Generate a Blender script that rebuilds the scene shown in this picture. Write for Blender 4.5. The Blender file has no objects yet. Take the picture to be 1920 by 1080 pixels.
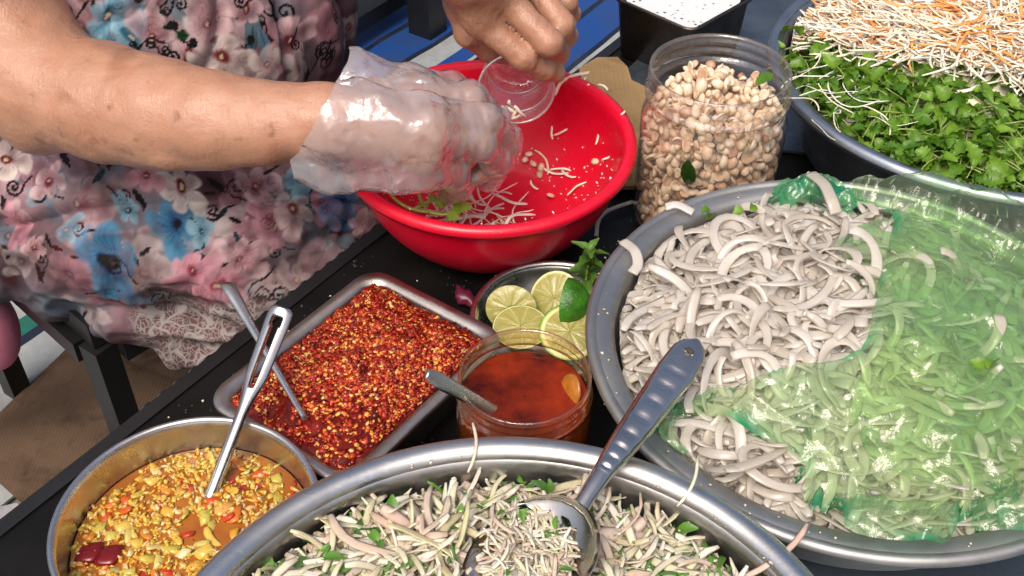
import bpy, math, random
import numpy as np
from mathutils import Vector, Matrix, Quaternion
from mathutils.geometry import delaunay_2d_cdt
rng = np.random.default_rng(7); random.seed(7)
S = bpy.context.scene; COL = S.collection
# ------------------------------------------------------------------ camera, sky, sun, exposure
FPX, PITCH, CAMZ = 2100.0, math.radians(41.5), 0.62        # table top is z = 0, ground is z = -0.45
GZ = -0.45
cd = bpy.data.cameras.new('camera'); cam = bpy.data.objects.new('camera', cd); COL.objects.link(cam)
cam.location = (0, 0, CAMZ); cam.rotation_euler = (math.pi/2-PITCH, 0, 0)
cd.sensor_width = 36; cd.lens = 36*FPX/1920; cd.clip_start = .01; cd.clip_end = 500
S.camera = cam
SUNV = Vector((-.22, -.50, .84)).normalized()
w = bpy.data.worlds.new('World'); S.world = w; w.use_nodes = True
nt = w.node_tree; nt.nodes.clear()
sky = nt.nodes.new('ShaderNodeTexSky'); sky.sky_type = 'NISHITA'; sky.sun_disc = False
sky.sun_elevation = math.asin(SUNV.z); sky.sun_rotation = math.atan2(SUNV.x, SUNV.y)
sky.dust_density = 8; sky.air_density = 1.0; sky.ozone_density = .6
bg = nt.nodes.new('ShaderNodeBackground'); bg.inputs[1].default_value = .15
wo = nt.nodes.new('ShaderNodeOutputWorld')
nt.links.new(sky.outputs[0], bg.inputs[0]); nt.links.new(bg.outputs[0], wo.inputs[0])
sd = bpy.data.lights.new('sun', 'SUN'); sd.energy = 1.5; sd.angle = math.radians(32); sd.color = (1, .95, .88)
so = bpy.data.objects.new('sun', sd); COL.objects.link(so); so.rotation_euler = (-SUNV).to_track_quat('-Z', 'Y').to_euler()
S.view_settings.view_transform = 'Standard'; S.view_settings.look = 'None'; S.view_settings.gamma = 1
S.view_settings.exposure = 0.16; S.view_settings.use_curve_mapping = False
S.cycles.use_denoising = True; S.cycles.max_bounces = 10; S.cycles.transparent_max_bounces = 24
S.cycles.caustics_reflective = False; S.cycles.caustics_refractive = False
# ------------------------------------------------------------------ helpers
CT, ST = math.cos(PITCH), math.sin(PITCH)
FW, UP = np.array([0, CT, -ST]), np.array([0, ST, CT])
def at(u, v, z):
    """world point on the level z that the photograph shows at (u, v)"""
    d = FW + np.array([1., 0, 0])*(u-960)/FPX + UP*(540-v)/FPX
    return np.array([0, 0, CAMZ]) + d*((z-CAMZ)/d[2])
def pxm(p):      # metres per photo pixel at a point
    return float((np.asarray(p)-np.array([0, 0, CAMZ])) @ FW)/FPX
def proj(V):
    q = np.asarray(V)-np.array([0, 0, CAMZ]); ww = q @ FW
    return 960+FPX*q[..., 0]/ww, 540-FPX*(q @ UP)/ww
def tag(o, label=None, cat=None, group=None, kind=None):
    if label: o['label'] = label
    if cat: o['category'] = cat
    if group: o['group'] = group
    if kind: o['kind'] = kind
    return o
def mesh(name, V, F, smooth=True):
    V = np.asarray(V, np.float32)
    m = bpy.data.meshes.new(name)
    if isinstance(F, np.ndarray):
        k = F.shape[1]; n = len(F)
        m.vertices.add(len(V)); m.vertices.foreach_set('co', V.ravel())
        m.loops.add(n*k); m.loops.foreach_set('vertex_index', F.astype(np.int32).ravel())
        m.polygons.add(n); m.polygons.foreach_set('loop_start', np.arange(0, n*k, k, dtype=np.int32))
        m.update(calc_edges=True)
    else:
        m.from_pydata([tuple(v) for v in V.tolist()], [], F)
    m.validate()
    m.polygons.foreach_set('use_smooth', np.full(len(m.polygons), bool(smooth)))
    m.update()
    return m
def link(name, me, mat=None, parent=None, loc=(0, 0, 0)):
    o = bpy.data.objects.new(name, me); COL.objects.link(o); o.location = loc
    if mat is not None and me is not None and not me.materials: me.materials.append(mat)
    if parent is not None: o.parent = parent
    return o
def mk(name, V, F, mat, parent=None, smooth=True, loc=(0, 0, 0)):
    return link(name, mesh(name, V, F, smooth), mat, parent, loc)
def empty(name, loc=(0, 0, 0)):
    return link(name, None, None, None, loc)
def fattr(me, name, vals):
    a = me.attributes.new(name, 'FLOAT', 'POINT'); a.data.foreach_set('value', np.asarray(vals, np.float32))
def cattr(me, name, rgb):
    a = me.attributes.new(name, 'FLOAT_COLOR', 'POINT')
    a.data.foreach_set('color', np.c_[rgb, np.ones(len(rgb))].astype(np.float32).ravel())
def join(parts):
    Vs, Fs, o = [], [], 0
    for V, F in parts:
        Vs.append(V); Fs.append(np.asarray(F)+o); o += len(V)
    return np.concatenate(Vs), np.concatenate(Fs)
def ring_faces(n, m, closed_n=True, closed_m=False):
    F = []
    for i in range(m if closed_m else m-1):
        a = i*n; b = ((i+1) % m)*n
        for j in range(n if closed_n else n-1):
            k = (j+1) % n
            F.append((a+j, a+k, b+k, b+j))
    return np.array(F)
def lathe(prof, n=96, bump=None):
    prof = np.array(prof, float); a = np.linspace(0, 2*np.pi, n, endpoint=False)
    V = np.stack([np.outer(prof[:, 0], np.cos(a)), np.outer(prof[:, 0], np.sin(a)), np.repeat(prof[:, 1:2], n, 1)], -1)
    if bump is not None: V = bump(V, a)
    return V.reshape(-1, 3), ring_faces(n, len(prof))
def curve_pts(P, n):          # Catmull-Rom through control points
    P = np.array(P, float); P = np.vstack([2*P[0]-P[1], P, 2*P[-1]-P[-2]])
    t = np.linspace(0, len(P)-3-1e-6, n); i = t.astype(int); f = (t-i)[:, None]
    a, b, c, d = P[i], P[i+1], P[i+2], P[i+3]
    return .5*((2*b)+(-a+c)*f+(2*a-5*b+4*c-d)*f**2+(-a+3*b-3*c+d)*f**3)
def sweep(path, wid, thk, up=(0, 0, 1), nseg=8, caps=True, power=1.0):
    """a bar along a path: elliptical section, wid across, thk along up (both may vary)"""
    path = np.array(path, float); n = len(path)
    wid = np.broadcast_to(wid, (n,)); thk = np.broadcast_to(thk, (n,))
    T = np.gradient(path, axis=0); T /= np.linalg.norm(T, axis=1)[:, None]+1e-12
    up = np.broadcast_to(np.array(up, float), (n, 3))
    B = np.cross(T, up); B /= np.linalg.norm(B, axis=1)[:, None]+1e-12
    N = np.cross(B, T)
    a = np.linspace(0, 2*np.pi, nseg, endpoint=False)
    ca, sa = np.cos(a), np.sin(a)
    ca = np.sign(ca)*np.abs(ca)**power; sa = np.sign(sa)*np.abs(sa)**power
    V = path[:, None]+B[:, None]*ca[None, :, None]*wid[:, None, None]/2+N[:, None]*sa[None, :, None]*thk[:, None, None]/2
    F = ring_faces(nseg, n); V = V.reshape(-1, 3)
    if caps:
        V = np.vstack([V, path[0], path[-1]]); e0, e1 = n*nseg, n*nseg+1
        b = (n-1)*nseg
        F = np.vstack([F, [(e0, (j+1) % nseg, j, j) for j in range(0)] if 0 else np.zeros((0, 4), int)])
        c = [(e0, (j+2) % nseg, (j+1) % nseg, j) for j in range(0, nseg, 2)] + [(e1, b+j, b+j+1, b+(j+2) % nseg) for j in range(0, nseg, 2)]
        F = np.vstack([F, np.array(c)])
    return V, F
def box(lo, hi):
    x0, y0, z0 = lo; x1, y1, z1 = hi
    V = np.array([(x0, y0, z0), (x1, y0, z0), (x1, y1, z0), (x0, y1, z0), (x0, y0, z1), (x1, y0, z1), (x1, y1, z1), (x0, y1, z1)], float)
    F = np.array([(0, 3, 2, 1), (4, 5, 6, 7), (0, 1, 5, 4), (1, 2, 6, 5), (2, 3, 7, 6), (3, 0, 4, 7)])
    return V, F
def prism(poly, z0, z1):
    n = len(poly); V = [(x, y, z0) for x, y in poly]+[(x, y, z1) for x, y in poly]
    return V, [tuple(range(n-1, -1, -1)), tuple(range(n, 2*n))]+[(i, (i+1) % n, n+(i+1) % n, n+i) for i in range(n)]
def bar(a, b, wd, ht=None):
    a, b = np.array(a, float), np.array(b, float); ht = ht or wd
    t = (b-a)/np.linalg.norm(b-a); up = np.array([0, 0, 1.]) if abs(t[2]) < .9 else np.array([.577, .816, 0])
    s = np.cross(t, up); s /= np.linalg.norm(s); u = np.cross(s, t)
    V = [p+s*i*wd/2+u*j*ht/2 for p in (a, b) for i, j in ((-1, -1), (1, -1), (1, 1), (-1, 1))]
    return np.array(V), np.array([(0, 1, 2, 3), (7, 6, 5, 4), (0, 4, 5, 1), (1, 5, 6, 2), (2, 6, 7, 3), (3, 7, 4, 0)])
_pt = np.random.default_rng(3).permutation(4096)
_pg = np.random.default_rng(4).normal(size=(4096, 3)); _pg /= np.linalg.norm(_pg, axis=1)[:, None]
def noise(p, sc=1., seed=0):
    p = np.asarray(p, float)*sc+seed*17.31; i = np.floor(p).astype(int); f = p-i
    u = f*f*f*(f*(f*6-15)+10); r = 0
    for dx in (0, 1):
        for dy in (0, 1):
            for dz in (0, 1):
                h = _pt[(_pt[(_pt[(i[..., 0]+dx) & 4095]+i[..., 1]+dy) & 4095]+i[..., 2]+dz) & 4095]
                g = (_pg[h]*(f-np.array([dx, dy, dz]))).sum(-1)
                r = r+g*(u[..., 0] if dx else 1-u[..., 0])*(u[..., 1] if dy else 1-u[..., 1])*(u[..., 2] if dz else 1-u[..., 2])
    return r*1.6
def smin(a, b, k):
    h = np.clip(.5+.5*(b-a)/k, 0, 1); return b*(1-h)+a*h-k*h*(1-h)
class SDF:
    def __init__(s, lo, hi, h):
        s.lo = np.array(lo, float); s.h = h; s.n = np.ceil((np.array(hi)-s.lo)/h).astype(int)+1
        s.f = np.full(s.n, 9., np.float32)
    def _sub(s, lo, hi):
        a = np.maximum(np.floor((np.array(lo)-s.lo)/s.h).astype(int), 0); b = np.minimum(np.ceil((np.array(hi)-s.lo)/s.h).astype(int)+1, s.n)
        if np.any(b <= a): return None
        sl = tuple(slice(x, y) for x, y in zip(a, b))
        ax = [(s.lo[i]+np.arange(a[i], b[i])*s.h).astype(np.float32) for i in range(3)]
        return sl, ax[0][:, None, None], ax[1][None, :, None], ax[2][None, None, :]
    def cone(s, a, b, ra, rb, k=.01, cut=False):
        a = np.array(a, float); b = np.array(b, float); m = max(ra, rb)+k+.02
        q = s._sub(np.minimum(a, b)-m, np.maximum(a, b)+m)
        if q is None: return
        sl, X, Y, Z = q; d = b-a; L = max(d @ d, 1e-12)
        t = np.clip(((X-a[0])*d[0]+(Y-a[1])*d[1]+(Z-a[2])*d[2])/L, 0, 1)
        D = np.sqrt((X-a[0]-t*d[0])**2+(Y-a[1]-t*d[1])**2+(Z-a[2]-t*d[2])**2)-(ra+t*(rb-ra))
        s.f[sl] = np.maximum(s.f[sl], -D) if cut else smin(s.f[sl], D.astype(np.float32), k)
    def chain(s, pts, rad, k=.01):
        for i in range(len(pts)-1): s.cone(pts[i], pts[i+1], rad[i], rad[i+1], k)
    def ell(s, c, r, R=None, k=.02):
        c = np.array(c, float); r = np.array(r, float); m = r.max()+k+.02
        q = s._sub(c-m, c+m)
        if q is None: return
        sl, X, Y, Z = q; X, Y, Z = X-c[0], Y-c[1], Z-c[2]
        if R is not None:
            X, Y, Z = (R[0][0]*X+R[0][1]*Y+R[0][2]*Z, R[1][0]*X+R[1][1]*Y+R[1][2]*Z, R[2][0]*X+R[2][1]*Y+R[2][2]*Z)
        k0 = np.sqrt((X/r[0])**2+(Y/r[1])**2+(Z/r[2])**2); k1 = np.sqrt((X/r[0]**2)**2+(Y/r[1]**2)**2+(Z/r[2]**2)**2)+1e-9
        s.f[sl] = smin(s.f[sl], (k0*(k0-1)/k1).astype(np.float32), k)
    def mesh(s):
        f = s.f; c = [(i, j, k) for i in (0, 1) for j in (0, 1) for k in (0, 1)]
        n = s.n-1; sg = (f < 0); cnt = np.zeros(n, np.uint8)
        for o in c: cnt += sg[o[0]:o[0]+n[0], o[1]:o[1]+n[1], o[2]:o[2]+n[2]]
        act = np.argwhere((cnt > 0) & (cnt < 8)); idx = np.full(n, -1, np.int32); idx[tuple(act.T)] = np.arange(len(act))
        P = np.zeros((len(act), 3)); C = np.zeros(len(act))
        for o in c:
            for ax in range(3):
                if o[ax]: continue
                o2 = list(o); o2[ax] = 1
                fa = f[tuple((act+o).T)]; fb = f[tuple((act+o2).T)]; m = (fa < 0) != (fb < 0)
                t = fa[m]/(fa[m]-fb[m]); q = np.tile(np.array(o, float), (m.sum(), 1)); q[:, ax] = t
                P[m] += q; C[m] += 1
        V = s.lo+(act+P/C[:, None])*s.h; Fs = []
        for ax in range(3):
            b, d = [i for i in range(3) if i != ax]
            A = [slice(None)]*3; B = [slice(None)]*3; A[ax] = slice(0, -1); B[ax] = slice(1, None)
            sa, sb = sg[tuple(A)], sg[tuple(B)]; e = np.argwhere(sa != sb)
            e = e[(e[:, b] > 0) & (e[:, d] > 0) & (e[:, b] < n[b]) & (e[:, d] < n[d])]
            def cell(ob, od):
                q = e.copy(); q[:, b] += ob; q[:, d] += od; return idx[tuple(q.T)]
            Q = np.stack([cell(-1, -1), cell(0, -1), cell(0, 0), cell(-1, 0)], 1)
            flip = ~sa[tuple(e.T)]
            if ax == 1: flip = ~flip
            Q[flip] = Q[flip][:, ::-1]; Fs.append(Q[(Q >= 0).all(1)])
        return V, np.concatenate(Fs)
def vnormals(V, F):
    N = np.zeros_like(V); a, b, c, d = (V[F[:, i]] for i in range(4))
    n = np.cross(c-a, d-b)
    for i in range(4): np.add.at(N, F[:, i], n)
    return N/(np.linalg.norm(N, axis=1)[:, None]+1e-12)
def relax(V, F, it=2, lam=.5):
    E = np.concatenate([F[:, [0, 1]], F[:, [1, 2]], F[:, [2, 3]], F[:, [3, 0]]]); E = np.concatenate([E, E[:, ::-1]])
    c = np.bincount(E[:, 0], minlength=len(V))[:, None]
    for _ in range(it):
        s = np.stack([np.bincount(E[:, 0], V[E[:, 1], i], len(V)) for i in range(3)], 1)
        V = V+lam*(s/np.maximum(c, 1)-V)
    return V
def subdivide(V, F):
    E = np.sort(np.concatenate([F[:, [0, 1]], F[:, [1, 2]], F[:, [2, 3]], F[:, [3, 0]]]), 1)
    U, inv = np.unique(E, axis=0, return_inverse=True); inv = inv.ravel(); n = len(F); nv = len(V)
    V2 = np.concatenate([V, V[U].mean(1), V[F].mean(1)])
    e = [nv+inv[i*n:(i+1)*n] for i in range(4)]; c = nv+len(U)+np.arange(n)
    return V2, np.concatenate([np.stack([F[:, 0], e[0], c, e[3]], 1), np.stack([e[0], F[:, 1], e[1], c], 1),
                               np.stack([c, e[1], F[:, 2], e[2]], 1), np.stack([e[3], c, e[2], F[:, 3]], 1)])
# ------------------------------------------------------------------ materials
class MT:
    def __init__(s, name):
        s.m = bpy.data.materials.new(name); s.m.use_nodes = True; s.t = s.m.node_tree; s.t.nodes.clear()
        s.out = s.t.nodes.new('ShaderNodeOutputMaterial')
    def n(s, typ, props=None, **inp):
        x = s.t.nodes.new('ShaderNode'+typ)
        for k, v in (props or {}).items(): setattr(x, k, v)
        for k, v in inp.items(): s.put(x, k, v)
        return x
    def put(s, x, k, v):
        k = int(k[1:]) if k[0] == 'i' and k[1:].isdigit() else k.replace('_', ' ')
        i = x.inputs[k]
        if isinstance(v, bpy.types.NodeSocket): s.t.links.new(v, i)
        elif isinstance(v, bpy.types.Node): s.t.links.new(v.outputs[0], i)
        else:
            if i.type == 'RGBA' and len(v) == 3: v = (*v, 1)
            i.default_value = v
    def co(s): return s.n('TexCoord').outputs['Object']
    def noise(s, sc, det=4, rough=.6, vec=None, out=0):
        return s.n('TexNoise', Vector=vec or s.co(), Scale=sc, Detail=det, Roughness=rough).outputs[out]
    def ramp(s, fac, stops, interp='LINEAR'):
        r = s.n('ValToRGB', Fac=fac); r.color_ramp.interpolation = interp
        e = r.color_ramp.elements
        while len(e) < len(stops): e.new(.5)
        for q, (p, c) in zip(e, stops):
            q.position = p; q.color = (*((c,)*3 if isinstance(c, (int, float)) else c), 1)
        return r.outputs[0]
    def mix(s, fac, a, b, mode='MIX'):
        x = s.n('Mix', dict(data_type='RGBA', blend_type=mode))
        for k, v in ((0, fac), (6, a), (7, b)):
            i = x.inputs[k]
            if isinstance(v, bpy.types.NodeSocket): s.t.links.new(v, i)
            else: i.default_value = v if k == 0 else (*v, 1)[:4]
        return x.outputs[2]
    def math(s, op, a, b=0.): return s.n('Math', dict(operation=op), i0=a, i1=b).outputs[0]
    def bump(s, h, st=.3, dist=.001, nrm=None):
        x = s.n('Bump', Strength=st, Distance=dist, Height=h)
        if nrm is not None: s.put(x, 'Normal', nrm)
        return x.outputs[0]
    def schlick(s, nrm, k=.9, f0=.04):
        f = s.n('LayerWeight', Blend=.5, Normal=nrm).outputs['Facing']
        return s.math('ADD', s.math('MULTIPLY', s.math('POWER', f, 5.), k), f0)
    def rnd(s):
        a = s.n('Attribute', dict(attribute_name='rnd')).outputs['Fac']; o = s.n('ObjectInfo').outputs['Random']
        return s.math('FRACT', s.math('ADD', a, o))
    def pr(s, **k):
        p = s.n('BsdfPrincipled', **k); s.t.links.new(p.outputs[0], s.out.inputs[0]); return p
    def done(s, sh):
        s.t.links.new(sh.outputs[0] if isinstance(sh, bpy.types.Node) else sh, s.out.inputs[0]); return s.m
def metal(name, col, r0, r1, tint=None, spots=.0, bmp=.15):
    m = MT(name); c = m.co()
    n1 = m.noise(28, 5, .65); n2 = m.noise(260, 3)
    base = m.mix(m.ramp(n1, [(.35, 0.), (.7, 1.)]), col, tint or tuple(x*.72 for x in col))
    if spots:
        v = m.n('TexVoronoi', Vector=c, Scale=110.).outputs[0]
        sp = m.ramp(v, [(.05, 1.), (.10, 0.)]); gate = m.ramp(m.noise(35, 2), [(.6, 0.), (.64, 1.)])
        base = m.mix(m.math('MULTIPLY', m.math('MULTIPLY', sp, gate), spots), base, (.5, .42, .3)); base = m.mix(m.math('MULTIPLY', m.ramp(m.noise(16, 6, .75), [(.55, 0.), (.7, 1.)]), spots), base, (.20, .12, .07))
    sc1 = m.noise(1., 3, .7, m.n('Mapping', Vector=c, Rotation=(0, 0, .7), Scale=(30., 900., 300.)).outputs[0]); sc2 = m.noise(1., 3, .7, m.n('Mapping', Vector=c, Rotation=(0, 0, -.9), Scale=(25., 700., 300.)).outputs[0])
    scr = m.math('ADD', m.ramp(sc1, [(.58, 0.), (.68, 1.)]), m.ramp(sc2, [(.6, 0.), (.7, 1.)]))
    smear = m.ramp(m.noise(9, 5, .7), [(.45, 0.), (.65, 1.)])
    r = m.n('MapRange', Value=n1, i1=.3, i2=.7, i3=r0, i4=r1).outputs[0]; r = m.math('ADD', r, m.math('ADD', m.math('MULTIPLY', scr, .10), m.math('MULTIPLY', smear, .14)))
    m.pr(Base_Color=base, Metallic=1., Roughness=r, Normal=m.bump(m.math('ADD', n2, m.math('MULTIPLY', n1, 2.)), bmp, .0004))
    return m.m
M_ALU = metal('dull_aluminium', (.46, .46, .455), .40, .55, (.33, .33, .325), .25)
M_STEEL = metal('stainless_steel', (.62, .62, .61), .2, .34, (.48, .47, .46), .3)
M_SHINY = metal('polished_steel', (.62, .59, .57), .05, .12, (.50, .47, .45), .15, .12)
M_TUB = metal('blue_grey_aluminium', (.42, .46, .52), .28, .42, (.28, .32, .38), .1)
M_TRAY = metal('tray_steel', (.52, .48, .45), .28, .4, (.36, .31, .28), .3)
M_PAN = metal('tarnished_pan_steel', (.16, .13, .11), .3, .5, (.07, .055, .05), .1)
def plain(name, col, rough=.5, var=.15, sc=20., bmp=.1, bsc=120., spec=.5, sss=0., **k):
    m = MT(name); n = m.noise(sc, 4)
    b = m.mix(m.ramp(n, [(.3, 0.), (.7, 1.)]), tuple(x*(1-var) for x in col), tuple(min(1, x*(1+var)) for x in col))
    m.pr(Base_Color=b, Roughness=rough, Normal=m.bump(m.noise(bsc, 3), bmp, .001), Specular_IOR_Level=spec, **k)
    return m.m
def red_plastic():
    m = MT('red_plastic'); v = m.n('TexVoronoi', Vector=m.co(), Scale=170.).outputs[0]
    drops = m.math('MULTIPLY', m.ramp(v, [(.0, 1.), (.16, 0.)]), m.ramp(m.noise(40, 2), [(.52, 0.), (.6, 1.)]))
    m.pr(Base_Color=m.mix(m.noise(14, 3), (.58, .002, .018), (.68, .004, .032)), Roughness=m.n('MapRange', Value=m.noise(22, 6, .7), i1=.3, i2=.7, i3=.20, i4=.50).outputs[0],
         Normal=m.bump(drops, .35, .0012), Subsurface_Weight=.05, Subsurface_Radius=(.02, .004, .003), Subsurface_Scale=.05)
    return m.m
M_RED = red_plastic()
def black_top():
    m = MT('black_table_paint'); c = m.co()
    v = m.n('TexVoronoi', Vector=c, Scale=230.).outputs[0]
    sp = m.math('MULTIPLY', m.ramp(v, [(.09, 1.), (.16, 0.)]), m.ramp(m.noise(26, 3), [(.56, 0.), (.66, 1.)]))
    b = m.mix(m.ramp(m.noise(12, 5), [(.4, 0.), (.75, 1.)]), (.0045, .0043, .004), (.012, .0115, .011))
    m.pr(Base_Color=m.mix(sp, b, (.32, .30, .26)), Roughness=m.n('MapRange', Value=m.noise(30), i3=.3, i4=.6).outputs[0], Normal=m.bump(m.noise(160), .2, .0006), Specular_IOR_Level=.18)
    return m.m
M_BLACK = black_top()
M_BLACKM = plain('black_painted_metal', (.008, .008, .0085), .42, .3, 20, .15, 90)
def cardboard(name, a, b):
    m = MT(name); n = m.noise(9, 6, .7); wv = m.n('TexWave', dict(wave_type='BANDS', bands_direction='X'), Vector=m.co(), Scale=70., Distortion=.6)
    c = m.mix(m.ramp(n, [(.3, 0.), (.7, 1.)]), a, b)
    st = m.ramp(m.noise(22, 5, .75), [(.5, 0.), (.72, 1.)])
    m.pr(Base_Color=m.mix(m.math('MULTIPLY', st, .7), c, tuple(x*.3 for x in a)), Roughness=.9, Normal=m.bump(m.math('ADD', wv.outputs['Fac'], m.math('MULTIPLY', n, 3.)), .25, .001), Specular_IOR_Level=.15)
    return m.m
M_CARD = cardboard('shaded_dirty_cardboard', (.085, .055, .036), (.15, .095, .06))  # stained brown board, base colour kept dark to carry the shade on the ground
M_CARD2 = cardboard('tan_cardboard', (.22, .14, .065), (.36, .24, .12))
def skin():
    m = MT('tanned_skin'); c = m.co()
    n = m.noise(11, 5, .6); sp = m.ramp(m.noise(55, 2), [(.63, 0.), (.72, 1.)]); sp2 = m.ramp(m.noise(24, 2, .4), [(.63, 0.), (.72, 1.)])
    col = m.mix(m.ramp(n, [(.3, 0.), (.7, 1.)]), (.35, .172, .105), (.47, .255, .168))
    red = m.ramp(m.noise(30, 4), [(.45, 0.), (.75, 1.)]); col = m.mix(m.math('MULTIPLY', red, .35), col, (.50, .22, .15))
    col = m.mix(m.math('MULTIPLY', sp, .6), col, (.19, .075, .04)); col = m.mix(m.math('MULTIPLY', sp2, .55), col, (.25, .11, .06))
    w1 = m.n('TexVoronoi', dict(feature='DISTANCE_TO_EDGE'), Vector=c, Scale=620.).outputs[0]
    mp = m.n('Mapping', Vector=c, Scale=(420., 95., 95.)).outputs[0]; w2 = m.noise(1., 3, .6, mp)
    h = m.math('ADD', m.math('MULTIPLY', m.ramp(w1, [(0., 0.), (.2, 1.)]), .22), m.math('MULTIPLY', w2, 1.2))
    nb = m.bump(m.noise(48, 3), .45, .003); nb = m.bump(m.noise(170, 4, .7), .5, .0012, nb); nb = m.bump(h, .5, .0008, nb)
    m.pr(Base_Color=col, Roughness=m.n('MapRange', Value=m.noise(70), i1=.3, i2=.7, i3=.26, i4=.42).outputs[0], Normal=nb,
         Subsurface_Weight=.10, Subsurface_Radius=(.012, .004, .002), Subsurface_Scale=.4, Specular_IOR_Level=.55)
    return m.m
M_SKIN = skin()
def dress_mat():
    m = MT('printed_floral_fabric'); c = m.co()
    a = m.n('Attribute', dict(attribute_name='Col')).outputs['Color']; lace = m.n('Attribute', dict(attribute_name='lace')).outputs['Fac']
    v = m.n('TexVoronoi', dict(feature='DISTANCE_TO_EDGE'), Vector=m.mix(.04, c, m.noise(40, 2, .5, None, 1)), Scale=190.).outputs[0]
    net = m.ramp(v, [(.05, 1.), (.14, 0.)])
    v2 = m.n('TexVoronoi', dict(feature='DISTANCE_TO_EDGE'), Vector=m.mix(.06, c, m.noise(25, 2, .5, None, 1)), Scale=38.).outputs[0]
    net = m.math('MAXIMUM', m.math('MULTIPLY', net, .75), m.ramp(v2, [(.03, 1.), (.06, 0.)]))
    lc = m.mix(net, m.mix(m.noise(30), (.06, .04, .045), (.17, .085, .075)), (.27, .245, .24))
    col = m.mix(lace, a, lc)
    mp = m.n('Mapping', Vector=c, Rotation=(.4, .9, .6), Scale=(900., 900., 900.)).outputs[0]
    h = m.n('TexChecker', Vector=mp, Scale=1.).outputs[1]
    nb = m.bump(m.noise(60, 5, .6), .18, .003); nb = m.bump(h, .12, .0004, nb)
    m.pr(Base_Color=col, Roughness=.8, Normal=nb, Specular_IOR_Level=.15)
    return m.m
M_DRESS = dress_mat()
def film(name, tint, haze, hazecol, rough=.12, bsc=60., bst=.5, gloss=1., spec_boost=.0, trans=.3):
    """thin clear plastic: see-through, a little milky, glossy"""
    m = MT(name); c = m.co()
    n1 = m.noise(bsc, 4, .6)
    wv = m.math('ABSOLUTE', m.math('SUBTRACT', m.noise(bsc*.55, 2, .5), .5))
    nb = m.bump(m.math('ADD', n1, m.math('MULTIPLY', wv, 2.5)), bst, .004)
    tr = m.n('BsdfTransparent', Color=tint); df = m.n('BsdfDiffuse', Color=hazecol, Normal=nb); tl = m.n('BsdfTranslucent', Color=hazecol)
    hz = m.n('MixShader', i0=trans, i1=df, i2=tl)
    a = m.n('MixShader', i0=haze, i1=tr, i2=hz)
    gl = m.n('BsdfGlossy', Color=(1, 1, 1), Roughness=rough, Normal=nb)
    f2 = m.math('MINIMUM', m.math('ADD', m.math('MULTIPLY', m.schlick(nb), gloss), spec_boost), 1.)
    return m.done(m.n('MixShader', i0=f2, i1=a, i2=gl))
M_JAR = film('clear_jar_plastic', (.93, .91, .89), .09, (.72, .60, .54), .09, 40., .35, 1.3, .05)
M_JARO = film('oily_jar_plastic', (.95, .84, .60), .06, (.62, .36, .12), .07, 60., .35, 1.2, .06)
M_CUP = film('clear_cup_plastic', (.92, .90, .91), .15, (.85, .80, .82), .07, 60., .45, 2.2, .06)
M_GLOVE = film('clear_glove_film', (.97, .96, .97), .32, (.93, .90, .94), .14, 34., 1.0, 1.6, .06, .5)
def bag_mat():
    m = MT('green_bag_film'); c = m.co()
    d = m.n('Attribute', dict(attribute_name='dens')).outputs['Fac']     # how many layers of film lie folded here
    n1 = m.noise(70, 4, .65); wv = m.math('ABSOLUTE', m.math('SUBTRACT', m.noise(34, 2, .5), .5))
    nb = m.bump(m.math('ADD', m.math('MULTIPLY', n1, .5), m.math('MULTIPLY', wv, 3.5)), .85, .004)
    tint = m.mix(d, (.86, .97, .76), (.08, .62, .30)); hz = m.mix(d, (.60, .78, .42), (.002, .40, .18))
    fac = m.n('MapRange', Value=d, i1=0., i2=1., i3=.115, i4=.62).outputs[0]
    mx = m.n('MixShader', i0=.45, i1=m.n('BsdfDiffuse', Color=hz, Normal=nb), i2=m.n('BsdfTranslucent', Color=hz))
    a = m.n('MixShader', i0=fac, i1=m.n('BsdfTransparent', Color=tint), i2=mx)
    gl = m.n('BsdfGlossy', Color=(1, 1, 1), Roughness=.08, Normal=nb)
    f2 = m.math('MINIMUM', m.math('MULTIPLY', m.schlick(nb), 1.25), 1.)
    return m.done(m.n('MixShader', i0=f2, i1=a, i2=gl))
M_BAG = bag_mat()
def food(name, stops, rough=.4, sss=0., trans=0., bmp=.3, bsc=300., spec=.5, rad=(.01, .006, .004)):
    m = MT(name); r = m.rnd()
    col = m.ramp(r, stops); n = m.noise(90, 4)
    col = m.mix(m.math('MULTIPLY', m.ramp(n, [(.4, 0.), (.7, 1.)]), .35), col, m.mix(1., col, (.72, .66, .58), 'MULTIPLY'))
    k = dict(Base_Color=col, Roughness=rough, Normal=m.bump(m.noise(bsc, 3), bmp, .0006), Specular_IOR_Level=spec)
    if sss: k.update(Subsurface_Weight=sss, Subsurface_Radius=rad, Subsurface_Scale=.5)
    if trans: k.update(Transmission_Weight=trans)
    m.pr(**k); return m.m
def noodle_mat():
    m = MT('rice_noodle'); col = m.ramp(m.rnd(), [(0, (.74, .68, .60)), (.4, (.84, .80, .74)), (.8, (.90, .87, .83)), (1, (.78, .71, .63))])
    nb = m.bump(m.noise(160, 3), .25, .0008)
    col = m.mix(m.math('MULTIPLY', m.ramp(m.noise(45, 3), [(.45, 0.), (.7, 1.)]), .5), col, (.62, .55, .47))
    p = m.n('BsdfPrincipled', Base_Color=col, Roughness=.12, Normal=nb, Specular_IOR_Level=1.); t = m.n('BsdfTranslucent', Color=m.mix(.5, col, (.8, .76, .70)))
    a = m.n('MixShader', i0=.42, i1=p, i2=t); tr = m.n('BsdfTransparent', Color=(.92, .90, .86))
    return m.done(m.n('MixShader', i0=.20, i1=a, i2=tr))
M_NOOD = noodle_mat()
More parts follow.
